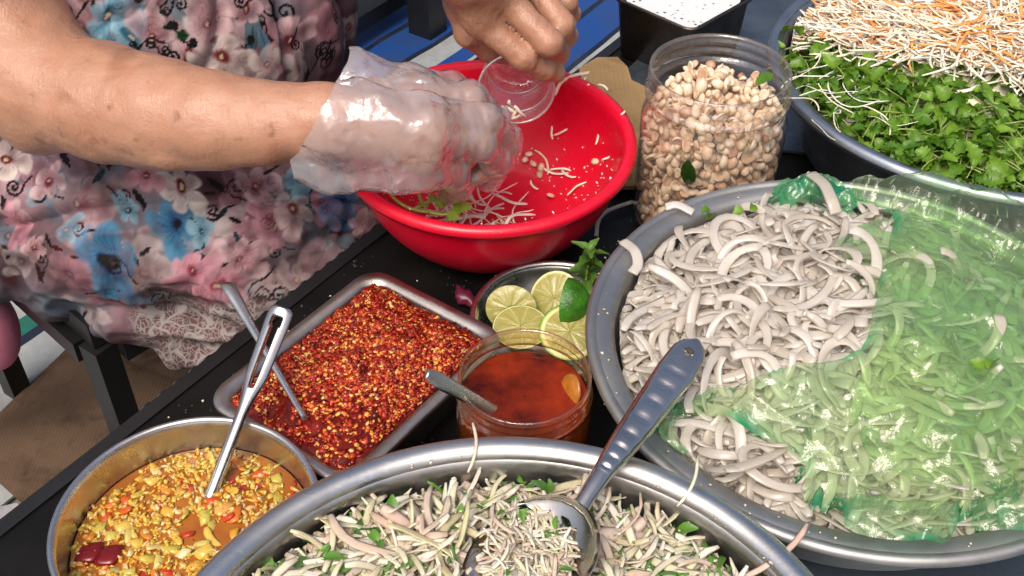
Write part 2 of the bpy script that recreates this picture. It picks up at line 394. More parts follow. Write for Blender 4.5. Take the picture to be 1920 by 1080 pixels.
M_SAL = food('shredded_cabbage', [(0, (.56, .50, .30)), (.25, (.70, .65, .50)), (.45, (.56, .41, .32)), (.6, (.64, .56, .46)), (.8, (.78, .74, .62)), (.93, (.50, .48, .24)), (1, (.60, .42, .34))], .3, .2, 0, .3)
M_MEAT = food('pale_chicken', [(0, (.62, .46, .38)), (.5, (.70, .56, .47)), (1, (.58, .40, .33))], .45, .15, 0, .5, 160)
M_HERB = food('chopped_herb', [(0, (.05, .13, .012)), (.5, (.10, .24, .03)), (1, (.03, .09, .012))], .4, 0, 0, .4, 200)
M_PAP = food('papaya_shred', [(0, (.80, .74, .56)), (.35, (.84, .81, .70)), (.6, (.82, .72, .56)), (.85, (.86, .85, .79)), (1, (.82, .62, .44))], .35, .2, 0, .1)
M_CAR = food('carrot_shred', [(0, (.80, .30, .06)), (.5, (.84, .38, .14)), (1, (.72, .34, .08))], .38, .15)
M_NUT = food('roast_peanut', [(0, (.58, .38, .24)), (.2, (.72, .54, .38)), (.55, (.82, .69, .53)), (.8, (.76, .58, .42)), (.93, (.60, .38, .25)), (1, (.40, .17, .10))], .42, .1, 0, .4, 220)
M_SEED = food('chili_seed', [(0, (.58, .12, .015)), (.35, (.70, .24, .03)), (.75, (.78, .42, .09)), (.95, (.80, .58, .24)), (1, (.55, .10, .015))], .25, .1, 0, .1)
M_FLAKE = food('chili_flake', [(0, (.12, .005, .003)), (.5, (.34, .016, .006)), (.8, (.50, .05, .012)), (1, (.26, .02, .008))], .12, 0, 0, .3)
M_GARL = food('chopped_garlic', [(0, (.58, .32, .03)), (.4, (.68, .48, .10)), (.7, (.64, .28, .02)), (1, (.76, .62, .34))], .16, .25)
M_CHRED = food('red_chili_piece', [(0, (.28, .012, .006)), (.4, (.50, .05, .012)), (.7, (.62, .16, .02)), (1, (.60, .24, .03))], .22, .1)
M_CHGRN = food('green_chili_piece', [(0, (.42, .34, .04)), (.5, (.54, .44, .08)), (1, (.62, .50, .20))], .25, .15)
def leafmat(name, a, b):
    m = MT(name); r = m.rnd(); col = m.mix(r, a, b)
    col = m.mix(m.math('MULTIPLY', m.ramp(m.noise(120, 4), [(.4, 0.), (.65, 1.)]), .4), col, tuple(x*.55 for x in a))
    p = m.n('BsdfPrincipled', Base_Color=col, Roughness=.38, Normal=m.bump(m.noise(240, 3), .35, .001), Specular_IOR_Level=.45)
    t = m.n('BsdfTranslucent', Color=m.mix(.5, col, (.25, .42, .03)))
    return m.done(m.n('MixShader', i0=.28, i1=p, i2=t))
M_LEAF = leafmat('fresh_herb_leaf', (.065, .18, .012), (.22, .40, .04))
M_LEAF2 = leafmat('pale_coriander_leaf', (.30, .42, .05), (.42, .52, .10))
M_STEM = plain('herb_stem', (.22, .30, .07), .4, .25, 60)
def lime_flesh():
    m = MT('lime_flesh'); c = m.co()
    sx = m.n('SeparateXYZ', Vector=c); an = m.math('ARCTAN2', sx.outputs[1], sx.outputs[0])
    seg = m.math('ABSOLUTE', m.math('SINE', m.math('ADD', m.math('MULTIPLY', an, 4.5), m.math('MULTIPLY', m.noise(110, 3), 2.2))))
    rr = m.math('POWER', m.math('ADD', m.math('POWER', sx.outputs[0], 2.), m.math('POWER', sx.outputs[1], 2.)), .5)
    mp = m.n('Mapping', Vector=c, Scale=(1, 1, 1)).outputs[0]
    pulp = m.mix(m.noise(180, 3), (.26, .24, .05), (.40, .36, .12))
    wall = m.ramp(seg, [(.04, 1.), (.16, 0.)])
    col = m.mix(m.math('MULTIPLY', wall, .38), pulp, (.74, .68, .46))
    col = m.mix(m.ramp(m.math('MULTIPLY', rr, 40.), [(.80, 0.), (.84, 1.)]), col, (.62, .62, .28))
    col = m.mix(m.ramp(m.math('MULTIPLY', rr, 40.), [(.92, 0.), (.95, 1.)]), col, (.22, .40, .04))
    m.pr(Base_Color=col, Roughness=.22, Normal=m.bump(m.math('ADD', m.math('MULTIPLY', seg, .7), m.noise(300)), .4, .001), Subsurface_Weight=.15, Subsurface_Radius=(.006, .005, .002), Subsurface_Scale=.5)
    return m.m
M_LIMEF = lime_flesh()
M_LIMEP = plain('lime_peel', (.040, .16, .012), .32, .5, 70, .9, 380)
def liquid(name, a, b, sc=18., rough=.06, trans=0., spec=.25):
    m = MT(name); n = m.noise(sc, 5, .6)
    k = dict(Base_Color=m.mix(m.ramp(n, [(.3, 0.), (.72, 1.)]), a, b), Roughness=rough, Normal=m.bump(m.noise(45, 2), .08, .001), Specular_IOR_Level=spec)
    if trans: k.update(Transmission_Weight=trans)
    m.pr(**k); return m.m
M_OIL = liquid('dark_chili_oil', (.03, .002, .001), (.30, .028, .004), 30)
M_OILB = liquid('chili_oil_through_jar', (.16, .012, .003), (.30, .035, .006), 14, .2)
M_CHILI = liquid('chili_paste', (.05, .003, .0015), (.19, .010, .003), 70, .07, 0., .32)
M_SAUCE = liquid('pickle_brine', (.26, .070, .008), (.42, .15, .016), 50, .04, 0., .5)
def white_liquid():
    m = MT('white_liquid'); v = m.n('TexVoronoi', Vector=m.co(), Scale=160.).outputs[0]
    sp = m.math('MULTIPLY', m.ramp(v, [(.2, 1.), (.28, 0.)]), m.ramp(m.noise(45, 3), [(.50, 0.), (.56, 1.)]))
    m.pr(Base_Color=m.mix(sp, (.66, .69, .69), (.03, .03, .03)), Roughness=.3, Normal=m.bump(m.noise(120), .2, .001)); return m.m
M_WHITE = white_liquid()
def mat_stripes(name, cols, ang):
    m = MT(name); c = m.n('Mapping', Vector=m.co(), Rotation=(0, 0, ang)).outputs[0]
    wob = m.math('MULTIPLY', m.math('SUBTRACT', m.noise(3.5, 2), .5), .012)
    x = m.math('ADD', m.n('SeparateXYZ', Vector=c).outputs[0], wob)
    f = m.math('FRACT', m.math('MULTIPLY', x, 1/.26))
    col = m.ramp(f, cols, 'CONSTANT')
    col = m.mix(m.math('MULTIPLY', m.ramp(m.noise(7, 5, .7), [(.42, 0.), (.75, 1.)]), .55), col, (.05, .048, .045))
    h = m.n('TexChecker', Vector=m.co(), Scale=420.).outputs[1]
    m.pr(Base_Color=col, Roughness=.55, Normal=m.bump(m.math('ADD', m.math('MULTIPLY', h, .4), m.noise(9, 4)), .3, .006), Specular_IOR_Level=.35); return m.m
# ------------------------------------------------------------------ ground and table
EDGE = np.array([.577, .8165]); OUT = np.array([.8165, -.577])          # along the table edge (away), into the table
E0 = np.array([-.274, .547])
def tb(a, b): return E0+EDGE*a+OUT*b                                      # table coordinates
g = mk('ground', [(-40, -40, GZ), (40, -40, GZ), (40, 40, GZ), (-40, 40, GZ)], [(0, 1, 2, 3)], plain('street_concrete', (.13, .125, .115), .9, .35, 4., .5, 60, .2), smooth=False)
tag(g, kind='structure')
STRIPE_ANG = -math.atan2(.8165, .577)+math.pi/2
BLU, WHT, NAV, TEA = (.006, .055, .24), (.34, .36, .36), (.003, .008, .03), (.006, .13, .095)
def cloth_sheet(name, poly, z, mat, amp=.006, n=40):
    P = np.array(poly, float); lo, hi = P.min(0), P.max(0)
    a, b, c, d = [np.array(q) for q in poly]; s, t = np.meshgrid(np.linspace(0, 1, n), np.linspace(0, 1, n), indexing='ij')
    XY = (a*((1-s)*(1-t))[..., None]+b*(s*(1-t))[..., None]+c*(s*t)[..., None]+d*((1-s)*t)[..., None]).reshape(-1, 2)
    Z = z+amp*(1+noise(np.c_[XY, XY[:, :1]*0], 7.)); V = np.c_[XY, Z]; F = ring_faces(n, n, False)[:, ::-1]
    V2 = V.copy(); V2[:, 2] -= .003
    return mk(name, np.vstack([V, V2]), np.vstack([F, F[:, ::-1]+len(V)]), mat)
o = cloth_sheet('striped_floor_mat', [tb(.62, -1.15), tb(2.6, -1.15), tb(2.6, .5), tb(.62, .5)], GZ+.004,
    mat_stripes('blue_striped_weave', [(0, BLU), (.30, NAV), (.34, WHT), (.52, BLU), (.66, WHT), (.69, NAV), (.78, BLU), (.95, NAV)], STRIPE_ANG))
tag(o, 'blue and white striped woven mat on the ground behind the red basin', 'mat')
o = cloth_sheet('striped_floor_mat', [tb(-.9, -1.3), tb(.6, -1.3), tb(.6, -.42), tb(-.9, -.42)], GZ+.004,
    mat_stripes('teal_striped_weave', [(0, WHT), (.34, TEA), (.46, NAV), (.52, WHT), (.86, TEA), (.97, NAV)], STRIPE_ANG))
tag(o, 'teal and grey striped mat on the ground behind the stool leg', 'mat')
for nm, poly, z, lb in (('cardboard_sheet', [at(-60, 860, GZ)[:2], at(196, 606, GZ)[:2], at(620, 640, GZ)[:2], at(420, 1300, GZ)[:2]], GZ+.014, 'dirty flattened cardboard with shade in its colour on the ground below the sauce pot'),
                        ('cardboard_sheet', [at(118, 655, GZ)[:2], at(260, 500, GZ)[:2], at(900, 330, GZ)[:2], at(520, 820, GZ)[:2]], GZ+.030, 'brown flattened cardboard on the ground below the lace hem')):
    tag(cloth_sheet(nm, poly, z, M_CARD, .005, 24), lb, 'cardboard')
table = empty('stall_table', (0, 0, 0)); tag(table, 'black painted low table carrying all the food bowls', 'table')
mk('table_top', *prism([tb(-.75, 0), tb(-.75, 1.5), tb(1.2, 1.5), tb(1.2, 0)], -.028, 0), M_BLACK, table, False)
V, F = bar((*tb(-.75, -.004), -.009), (*tb(1.2, -.004), -.009), .012, .022); mk('edge_strip', V, F, M_BLACKM, table, False)
for a in (-.68, 1.12):
    for b in (.06, 1.42): mk('leg', *bar((*tb(a, b), GZ), (*tb(a, b), -.028), .04), M_BLACKM, table, False)
for i in range(34):          # black wire loops along the edge
    a = .02+i*.0155; c = tb(a, -.013); t = np.linspace(0, 1.75*np.pi, 14)+rng.normal()*.4
    pts = np.c_[c[0]+EDGE[0]*.009*np.cos(t), c[1]+EDGE[1]*.009*np.cos(t), -.013+.011*np.sin(t)]+np.outer(t, [-.0009*OUT[0], -.0009*OUT[1], 0])
    mk('wire_loop', *sweep(pts, .0014, .0014, (*OUT, 0), 6), M_BLACKM, table)
M_SHEET = metal('blue_grey_sheet', (.22, .26, .30), .4, .55, (.13, .16, .19), .2)
o = mk('steel_sheet', *prism([at(1095, 215, 0)[:2], at(1180, 260, 0)[:2], (.75, .80), (.9, 1.5), (.40, 1.5), tb(.92, .02)], .003, .006), M_SHEET, None, False)
tag(o, 'blue grey metal sheet under the square pan and the shredded papaya tub', 'sheet')
o = mk('steel_sheet', *prism([(.12, .02), (.9, .02), (.9, .62), (.30, .62), (.16, .40)], .003, .006), M_SHEET, None, False)
tag(o, 'blue grey metal sheet under the noodle basin at the near corner', 'sheet')
# torn cardboard behind the basin
cp = [at(u, v, .01)[:2] for u, v in ((1085, 130), (1120, 108), (1158, 104), (1176, 128), (1184, 150), (1222, 170), (1232, 260), (1222, 350), (1150, 352), (1130, 260), (1105, 190))]
V, F = prism(cp, .006, .0105); V = np.array(V); V[:, 2] += .003*noise(V, 40.)
tag(mk('torn_cardboard', V, F, M_CARD2, None, False), 'torn tan cardboard piece between the red basin and the peanut jar', 'cardboard')
# ------------------------------------------------------------------ stool and far furniture
st = empty('low_stool', (-.44, 1.0, GZ)); tag(st, 'black metal stool under the seated person in the floral dress', 'stool')
def stl(nm, V, F): mk(nm, np.array(V)-np.array([-.44, 1.0, GZ]), F, M_BLACKM, st, False)
cs = np.array([-.40, .765]); A = np.array([-.73, .68]); B = np.array([.68, .73])
cor = [cs, cs+A*.34, cs+A*.34+B*.34, cs+B*.34]
stl('seat', *prism([tuple(c) for c in cor], -.135, -.105))
for i in range(4):
    c = cor[i]; d = cor[(i+1) % 4]
    dn = (d-c)/np.linalg.norm(d-c); c_in = c*.96+np.mean(cor, 0)*.04; stl('leg', *bar((*c_in, GZ), (*c_in, -.137), .025)); stl('seat_rail', *bar((*(c+dn*.024), -.150), (*(d-dn*.024), -.150), .020, .024))
fb = empty('black_bench', (0, 1.95, GZ)); tag(fb, 'black metal bench leg and rail standing on the blue striped mat', 'bench')
p = at(803, 66, GZ)
def fbl(nm, V, F): mk(nm, np.array(V)-np.array([0, 1.95, GZ]), F, M_BLACKM, fb, False)
q = p+np.array([-.42, -.02, 0]); p2 = p+np.array([-.1, .42, 0]); q2 = q+np.array([-.1, .42, 0])
for c in (p, q, p2, q2): fbl('leg', *bar(c, c+np.array([0, 0, .40]), .052))
fbl('seat', *prism([(*(p[:2]+[.05, -.05]),), (*(p2[:2]+[.05, .05]),), (*(q2[:2]+[-.05, .05]),), (*(q[:2]+[-.05, -.05]),)], GZ+.40, GZ+.43))
fbl('rail', *bar(at(590, 70, GZ+.06), at(760, -32, GZ+.06), .075, .03))
# pink bag hanging at the picture edge
sdf = SDF((-.75, .70, -.35), (-.45, 1.05, -.05), .005)
c = at(-22, 622, -.20); sdf.ell(c, (.030, .030, .052), None, .02); sdf.ell(c+[-.03, .01, .01], (.05, .04, .05), None, .02); sdf.cone(c+[-.05, .02, -.02], c+[-.10, .03, -.15], .03, .03, .03)
V, F = sdf.mesh(); V = relax(V, F, 3); o = mk('pink_cloth_bag', V, F, plain('pink_cloth', (.62, .20, .30), .6, .2, 20)); tag(o, 'pink rounded cloth bundle cut by the picture edge beside the stool', 'bag')
# grey rag near the pot
o = cloth_sheet('grey_floor_rag', [at(-140, 985, GZ+.03)[:2], at(40, 960, GZ+.03)[:2], at(170, 1130, GZ+.03)[:2], at(-140, 1230, GZ+.03)[:2]], GZ+.035, plain('grey_rag', (.30, .29, .31), .9, .3, 25, .5, 200), .012)
tag(o, 'pale grey rag on the ground at the lower picture corner', 'rag')
# ------------------------------------------------------------------ vessels
def basin(name, c, R, z, flange, base, mat, label, wall=1.0, th=.0012, lip=.004, n=128, drop=.003, cat='basin'):
    """flanged metal basin: body with a rolled rim as its part; c is the centre on the table"""
    ri = R-flange; k = np.linspace(0, 1, 12)
    inner = [(base+(ri-base)*(t**wall), .004+(z-drop-.004)*(1-(1-t)**1.0 if False else t**1.35)) for t in k]
    inner = [(ri-(ri-base)*(1-t)**1.9, .004+(z-drop-.004)*t) for t in k]
    prof = [(.0005, .004), (base*.6, .004)]+inner+[(ri+flange*.25, z-drop*.3), (R-lip, z)]
    outer = [(r+th, zz-th) for r, zz in prof[::-1]]
    outer[-1] = (.0005, .004-th)
    o = mk(name, *lathe(prof+outer, n), mat, None, True, (*c, 0))
    a = np.linspace(0, 2*np.pi, 12, endpoint=False); tor = [(R-lip+lip*math.cos(x), z-lip*.55+lip*math.sin(x)) for x in a]+[(R, z-lip*.55)]
    mk('rim', *lathe(tor, n), mat, o)
    tag(o, label, cat); return o
NB, SB, TB = np.array([.228, .538]), np.array([-.004, .254]), np.array([.437, .886])
basin('noodle_basin', NB, .179, .100, .020, .11, M_ALU, 'wide dull aluminium basin full of white noodles', drop=.004)
basin('salad_basin', SB, .190, .110, .018, .12, M_STEEL, 'shiny steel basin of shredded white salad in front', lip=.0085, drop=.004)
basin('vegetable_tub', TB, .204, .100, .017, .15, M_TUB, 'large blue grey aluminium tub of shredded papaya and green herbs', lip=.006)
basin('lime_dish', np.array([.033, .633]), .066, .032, .007, .035, M_STEEL, 'small steel dish holding cut limes and mint', lip=.003)
PB = np.array([-.200, .422])
o = basin('sauce_pot', PB, .082, .060, .0045, .066, M_STEEL, 'round steel pot of yellow pickled chili and garlic sauce', lip=.0022, drop=.001, cat='pot')
# red basin
RB = np.array([-.020, .786]); RR, RZ = .1245, .095
k = np.linspace(0, 1, 14)
inner = [(.066+(RR-.012-.066)*(1-(1-t)**1.9), .005+(RZ-.006-.005)*t**1.12) for t in k]
prof = [(.0005, .005), (.05, .0045)]+inner+[(RR-.009, RZ-.001), (RR-.005, RZ), (RR-.001, RZ-.002), (RR, RZ-.006), (RR-.0015, RZ-.010), (RR-.006, RZ-.0105)]
outer = [(r+.0022, zz-.002) for r, zz in inner[::-1][1:]]+[(.064, .0), (.058, .0), (.056, .003), (.0005, .0028)]
V, F = lathe(prof+outer, 160)
o = mk('red_basin', V, F, M_RED, None, True, (*RB, 0)); tag(o, 'bright red plastic mixing basin under the gloved hand', 'basin'); o.rotation_euler = (math.radians(1.2), 0, 0); o.location.z = .001
# square pan
def rrect(hx, hy, r, n=8):
    P = []
    for sx, sy, a0 in ((1, 1, 0), (-1, 1, 90), (-1, -1, 180), (1, -1, 270)):
        for i in range(n+1):
            a = math.radians(a0+90*i/n); P.append((sx*(hx-r)+r*math.cos(a), sy*(hy-r)+r*math.sin(a)))
    return np.array(P)
def tray(name, c, rot, hx, hy, r, prof, mat, inner_bottom=True):
    """prof: list of (inset, z): rounded-rectangle rings from the outer rim inwards, then back out underneath"""
    n = len(rrect(1, 1, .1)); V = []
    for ins, z in prof: V.append(np.c_[rrect(hx-ins, hy-ins, max(r-ins*.6, .004)), np.full(n, z)])
    V = np.concatenate(V); F = [tuple(f) for f in ring_faces(n, len(prof)).tolist()]
    F += [tuple(range(n))[::-1], tuple(range((len(prof)-1)*n, len(prof)*n))]
    o = mk(name, V, F, mat, None, True, (*c, 0)); o.rotation_euler = (0, 0, rot)
    for f in o.data.polygons:
        if len(f.vertices) > 4: f.use_smooth = False
    return o
def nested(h, fl, lip, th=.0015, taper=.006):     # underneath first, then up over the flange and down inside
    return [(fl+taper, 0.001), (fl+th*0, h-lip), (.001, h-lip-.001), (0, h-.002), (.001, h), (fl*.8, h-.0005), (fl+th, h-.004), (fl+th+taper*.5, h*.5), (fl+th+taper, .006), (fl+th+taper+.006, .003)]
PC = (at(1300, 62, .072)[:2]+[.0, .082]); 
o = tray('square_pan', PC, math.radians(45), .056, .056, .014, nested(.072, .004, .003), M_PAN); tag(o, 'square tarnished steel pan of white liquid behind the peanut jar', 'pan')
V = rrect(.046, .046, .012); V = np.c_[V, np.full(len(V), .066)]; o = mk('white_batter', V, [tuple(range(len(V)))], M_WHITE, None, False, (*PC, 0)); o.rotation_euler = (0, 0, math.radians(45))
tag(o, 'white liquid with black specks filling the square pan', 'liquid')
# chili tray
TC = np.array([-.1085, .562]); TROT = math.atan2(.807, .59); HX, HY = .089, .068
o = tray('chili_tray', TC, TROT, HX, HY, .020, nested(.048, .010, .005), M_TRAY); tag(o, 'rectangular steel tray of red chili flake sauce', 'tray')
ca, sa = math.cos(TROT), math.sin(TROT)
def tw(x, y): return np.array([TC[0]+ca*x-sa*y, TC[1]+sa*x+ca*y])
def tz(x, y):        # surface of the heaped chili
    b = np.minimum(1-np.abs(x)/(HX-.011), 1-np.abs(y)/(HY-.011)); b = np.clip(b, 0, 1)
    return .040+.018*np.sqrt(b)*(1+.25*np.clip(x/.07, -1, 1))+.0022*noise(np.stack([x, y, x*0], -1), 50.)+.0012*noise(np.stack([x, y, x*0], -1), 130.)
nx, ny = 90, 70
X, Y = np.meshgrid(np.linspace(-HX+.0125, HX-.0125, nx), np.linspace(-HY+.0125, HY-.0125, ny), indexing='ij')
Xw = TC[0]+ca*X-sa*Y; Yw = TC[1]+sa*X+ca*Y; V = np.c_[Xw.ravel(), Yw.ravel(), tz(X, Y).ravel()]
o = mk('chili_sauce', V, ring_faces(ny, nx, False)[:, ::-1], M_CHILI); tag(o, 'dark red oily chili sauce heaped in the steel tray', 'sauce', None, 'stuff')
def octa(a, b, c):
    return np.array([(a, 0, 0), (0, b, 0), (-a, 0, 0), (0, -b, 0), (0, 0, c), (0, 0, -c)], float), np.array([(0, 1, 4), (1, 2, 4), (2, 3, 4), (3, 0, 4), (1, 0, 5), (2, 1, 5), (3, 2, 5), (0, 3, 5)])
def blob(a, b, c, n=8, m=4, seed=0, rough=.15):
    th = np.linspace(0, np.pi, m+2); V = []; r = np.random.default_rng(seed)
    for t in th[1:-1]:
        for q in np.linspace(0, 2*np.pi, n, endpoint=False):
            s = 1+rough*r.normal(); V.append((a*math.sin(t)*math.cos(q)*s, b*math.sin(t)*math.sin(q)*s, c*math.cos(t)))
    V = np.array(V+[(0, 0, c), (0, 0, -c)]); F = ring_faces(n, m).tolist(); e = n*m; l = n*(m-1)
    F += [(e, (j+2) % n, (j+1) % n, j) for j in range(0, n, 2)]+[(e+1, l+j, l+j+1, l+(j+2) % n) for j in range(0, n, 2)]
    return V, np.array(F)[:, ::-1]
def rotm(yaw, pitch, roll):
    n = len(yaw); cy, sy, cp, sp, cr, sr = np.cos(yaw), np.sin(yaw), np.cos(pitch), np.sin(pitch), np.cos(roll), np.sin(roll)
    return np.stack([np.stack([cy*cp, cy*sp*sr-sy*cr, cy*sp*cr+sy*sr], -1), np.stack([sy*cp, sy*sp*sr+cy*cr, sy*sp*cr-cy*sr], -1), np.stack([-sp, cp*sr, cp*cr], -1)], 1)
def scatter(name, shapes, pos, mat, yaw=None, tilt=.4, scale=(.8, 1.2), stretch=None):
    """many small pieces joined into one mesh"""
    n = len(pos); yaw = rng.uniform(0, 2*np.pi, n) if yaw is None else yaw; R = rotm(yaw, rng.normal(0, tilt, n), rng.normal(0, tilt, n)); sc = rng.uniform(*scale, n)
    w_ = rng.integers(0, len(shapes), n); parts = []; rv = []
    for i, (V, F) in enumerate(shapes):
        id_ = np.where(w_ == i)[0]
        if len(id_) == 0: continue
        A = np.einsum('nij,vj->nvi', R[id_]*sc[id_, None, None], V)+pos[id_, None]
        Fb = (F[None]+(np.arange(len(id_))*len(V))[:, None, None]).reshape(-1, F.shape[1]); parts.append((A.reshape(-1, 3), Fb)); rv.append(np.repeat(rng.random(len(id_)), len(V)))
    V, F = join(parts); o = mk(name, V, F, mat); fattr(o.data, 'rnd', np.concatenate(rv)); return o
def singles(name, shapes, pos, mats, label, cat, group, yaw=None, tilt=.4, scale=(.85, 1.15)):
    """countable pieces: an object each, mesh data shared between alike pieces"""
    n = len(pos); yaw = rng.uniform(0, 2*np.pi, n) if yaw is None else yaw; R = rotm(yaw, rng.normal(0, tilt, n), rng.normal(0, tilt, n)); sc = rng.uniform(*scale, n)
    mats = mats if isinstance(mats, list) else [mats]
    me = [[mesh(name, V, F) for V, F in shapes] for _ in mats]
    for l, mt in zip(me, mats):
        for x in l: x.materials.append(mt)
    for i in range(n):
        o = bpy.data.objects.new(name, me[i % len(mats)][rng.integers(len(shapes))]); COL.objects.link(o)
        Mx = Matrix(R[i].tolist()).to_4x4()@Matrix.Scale(sc[i], 4); Mx.translation = pos[i]; o.matrix_world = Mx
        tag(o, label, cat, group)
def confine(o, c, ri, base, z):
    """press the outer pieces of a heap back inside the vessel wall"""
    me = o.data; V = np.empty(len(me.vertices)*3, np.float32); me.vertices.foreach_get('co', V); V = V.reshape(-1, 3); d = V[:, :2]-c; r = np.hypot(*d.T)
    t = np.clip(V[:, 2]/z, 0, 1); lim = ri-(ri-base)*(1-t)**1.9-.004; k_ = np.where(r > lim, lim/np.maximum(r, 1e-6), 1.)
    V[:, :2] = c+d*k_[:, None]; me.vertices.foreach_set('co', V.ravel()); me.update()
def in_disc(n, R, c=(0, 0)):
    r = R*np.sqrt(rng.random(n)); a = rng.uniform(0, 2*np.pi, n); return np.c_[c[0]+r*np.cos(a), c[1]+r*np.sin(a)]
n = 15500
x = rng.uniform(-1, 1, n)*(HX-.014); y = rng.uniform(-1, 1, n)*(HY-.014)
keep = rng.random(n) < np.clip(.16+1.0*np.clip((x+.055+.45*(y))/.06, 0, 1)+.5*noise(np.c_[x, y, x*0], 38.)+.3*noise(np.c_[x, y, x*0], 90.), .12, 1); x, y = x[keep], y[keep]
pw = np.c_[TC[0]+ca*x-sa*y, TC[1]+sa*x+ca*y, tz(x, y)+rng.uniform(-.0007, .0004, len(x))]
fl = rng.random(len(pw)) < .66
o = scatter('chili_flakes', [octa(.0030, .0019, .0005), octa(.0020, .0023, .0006)], pw[fl], M_FLAKE, tilt=.45, scale=(.35, 1.7)); tag(o, 'red chili flakes lying in the chili tray', 'chili flakes', None, 'stuff')
o = scatter('chili_seeds', [blob(.0014, .0012, .0006, 6, 2, 1, .05), blob(.0017, .0013, .0005, 6, 2, 2, .05)], pw[~fl], M_SEED, tilt=.35, scale=(.5, 1.75)); tag(o, 'yellow orange chili seeds spread over the chili sauce', 'chili seeds', None, 'stuff')
# ------------------------------------------------------------------ jars
def jar(name, c, H, R, body, mat, label, base_z=0.):
    p = [(.0005, .003), (body*.86, .003), (body*.97, .006), (body, .014), (body, H*.66), (body*.995, H*.72), (R*.99, H*.80), (R*.965, H*.835), (R*1.03, H*.845), (R*1.035, H*.862), (R*.965, H*.872),
         (R*.965, H*.90), (R*1.0, H*.912), (R*1.0, H*.922), (R*.965, H*.932), (R*.965, H*.955), (R, H*.966), (R, H*.978), (R*.975, H*.985), (R*.99, H), (R*.955, H*1.001), (R*.945, H*.985)]
    o = mk(name, *lathe(p, 112), mat, None, True, (*c, 0)); tag(o, label, 'jar'); return o
JP = np.array([.168, .793]); jar('peanut_jar', JP, .155, .0575, .0605, M_JAR, 'tall clear plastic jar nearly full of roasted peanuts')
JO = np.array([.008, .494]); jar('chili_oil_jar', JO, .110, .0425, .0445, M_JARO, 'clear plastic jar of dark red chili oil')
V, F = lathe([(.0005, .005), (.040, .005), (.0433, .010), (.0436, .068), (.0415, .088), (.0405, .0905), (.0395, .0900), (.0005, .0900)], 80)
o = mk('chili_oil', V, F, M_OIL, None, True, (*JO, 0)); tag(o, 'dark red chili oil filling the small clear jar', 'oil')
V, F = blob(.013, .012, .0022, 20, 5, 4, .02); o = mk('lime_slice', V, F, plain('oily_lime', (.34, .12, .015), .25, .3, 200), None, True, (JO[0]+.029, JO[1]+.004, .0895)); o.rotation_euler = (.2, -1.15, .2); tag(o, 'oily lime slice floating at the wall of the chili oil jar', 'lime')
# peanuts
def kernel(seed, half):
    V, F = blob(.0066, .0046, .0040, 10, 5, seed, .06); V[:, 1] *= 1-.12*np.cos(V[:, 0]/.0068*3)*0
    V[:, 0] *= .85+.03*seed
    if half: V[:, 2] = np.maximum(V[:, 2], -.0002)
    V[:, 0] += .0008*(V[:, 1]/.0045)**2
    if half:
        m = V[:, 2] < .0; V[m, 2] += .0014*np.exp(-(V[m, 1]/.0012)**2)*(np.abs(V[m, 0]) < .004)
    return V, F
NUT = [kernel(i, i % 5 != 0) for i in range(10)]
top = in_disc(420, .049); hz = .126+.010*(1-(np.hypot(*top.T)/.05)**2)+.002*rng.normal(size=420)-.004*np.clip(top[:, 1]/.05, -1, 1)*0
a = rng.uniform(-math.pi, 0, 900); zz = rng.uniform(.012, .118, 900)
rr = np.where(zz > .1, .0535, .0545)
wal = np.c_[rr*np.cos(a), rr*np.sin(a), zz]; alls = np.vstack([np.c_[top, hz], wal])
alls[:, :2] += JP
def thin(P, d, nmax):
    keep = []; g = {}
    for i, p_ in enumerate(P):
        k_ = tuple((p_//d).astype(int)); ok = True
        for dx in (-1, 0, 1):
            for dy in (-1, 0, 1):
                for dz in (-1, 0, 1):
                    for j in g.get((k_[0]+dx, k_[1]+dy, k_[2]+dz), ()):
                        if ((P[j]-p_)**2).sum() < d*d: ok = False
        if ok: keep.append(i); g.setdefault(k_, []).append(i)
        if len(keep) >= nmax: break
    return np.array(keep)
tp = alls[:420]; wl = alls[420:]
kt = thin(tp, .0066, 125); kw_ = thin(wl, .0072, 175)
singles('peanut', NUT, tp[kt], M_NUT, 'roasted peanut kernel in the clear peanut jar', 'peanut', 'peanuts in the jar', tilt=1.6, scale=(.55, 1.15))
singles('peanut', NUT, wl[kw_], M_NUT, 'roasted peanut kernel in the clear peanut jar', 'peanut', 'peanuts in the jar', tilt=2.2, scale=(.55, 1.15))
n = 900; a = rng.uniform(-math.pi*1.3, math.pi*.3, n); r_ = .0515*np.sqrt(rng.uniform(.62, 1, n)); pos = np.c_[JP[0]+r_*np.cos(a), JP[1]+r_*np.sin(a), rng.uniform(.01, .121, n)]
pos = np.vstack([pos, np.c_[in_disc(260, .049, JP), rng.uniform(.112, .126, 260)]])
o = scatter('peanut_filling', NUT[:3], pos, M_NUT, tilt=1.2); tag(o, 'packed roasted peanuts deeper inside the clear jar', 'peanuts', None, 'stuff')
# ------------------------------------------------------------------ leaves
def leaf(L, W, lobes=0, curl=.25, seed=0, n=9, cup=.2):
    """flat leaf with a midrib fold, outline by half-width; lobes give the ragged coriander edge"""
    r = np.random.default_rng(seed); t = np.linspace(0, 1, n); V = []
    for ti in t:
        wv = W*math.sin(math.pi*min(1, ti*.94+.03))**.75*(1+(.17*math.cos(ti*lobes*2*math.pi) if lobes else .06*math.cos(ti*16*math.pi)))
        for s in (-1, -.5, 0, .5, 1):
            V.append((L*ti, s*wv/2, curl*L*(-(ti-.15)**2)*.8+abs(s)*wv*cup+.04*W*r.normal()*(abs(s) > .6)))
    return np.array(V), ring_faces(5, n, False)
LEAFS = [leaf(.012, .012, 4, .6, i, 17, .3) for i in range(4)]+[leaf(.013, .009, 0, .9, 9+i, 9, .35) for i in range(3)]+[leaf(.016, .013, 5, .8, 19+i, 21, .25) for i in range(2)]
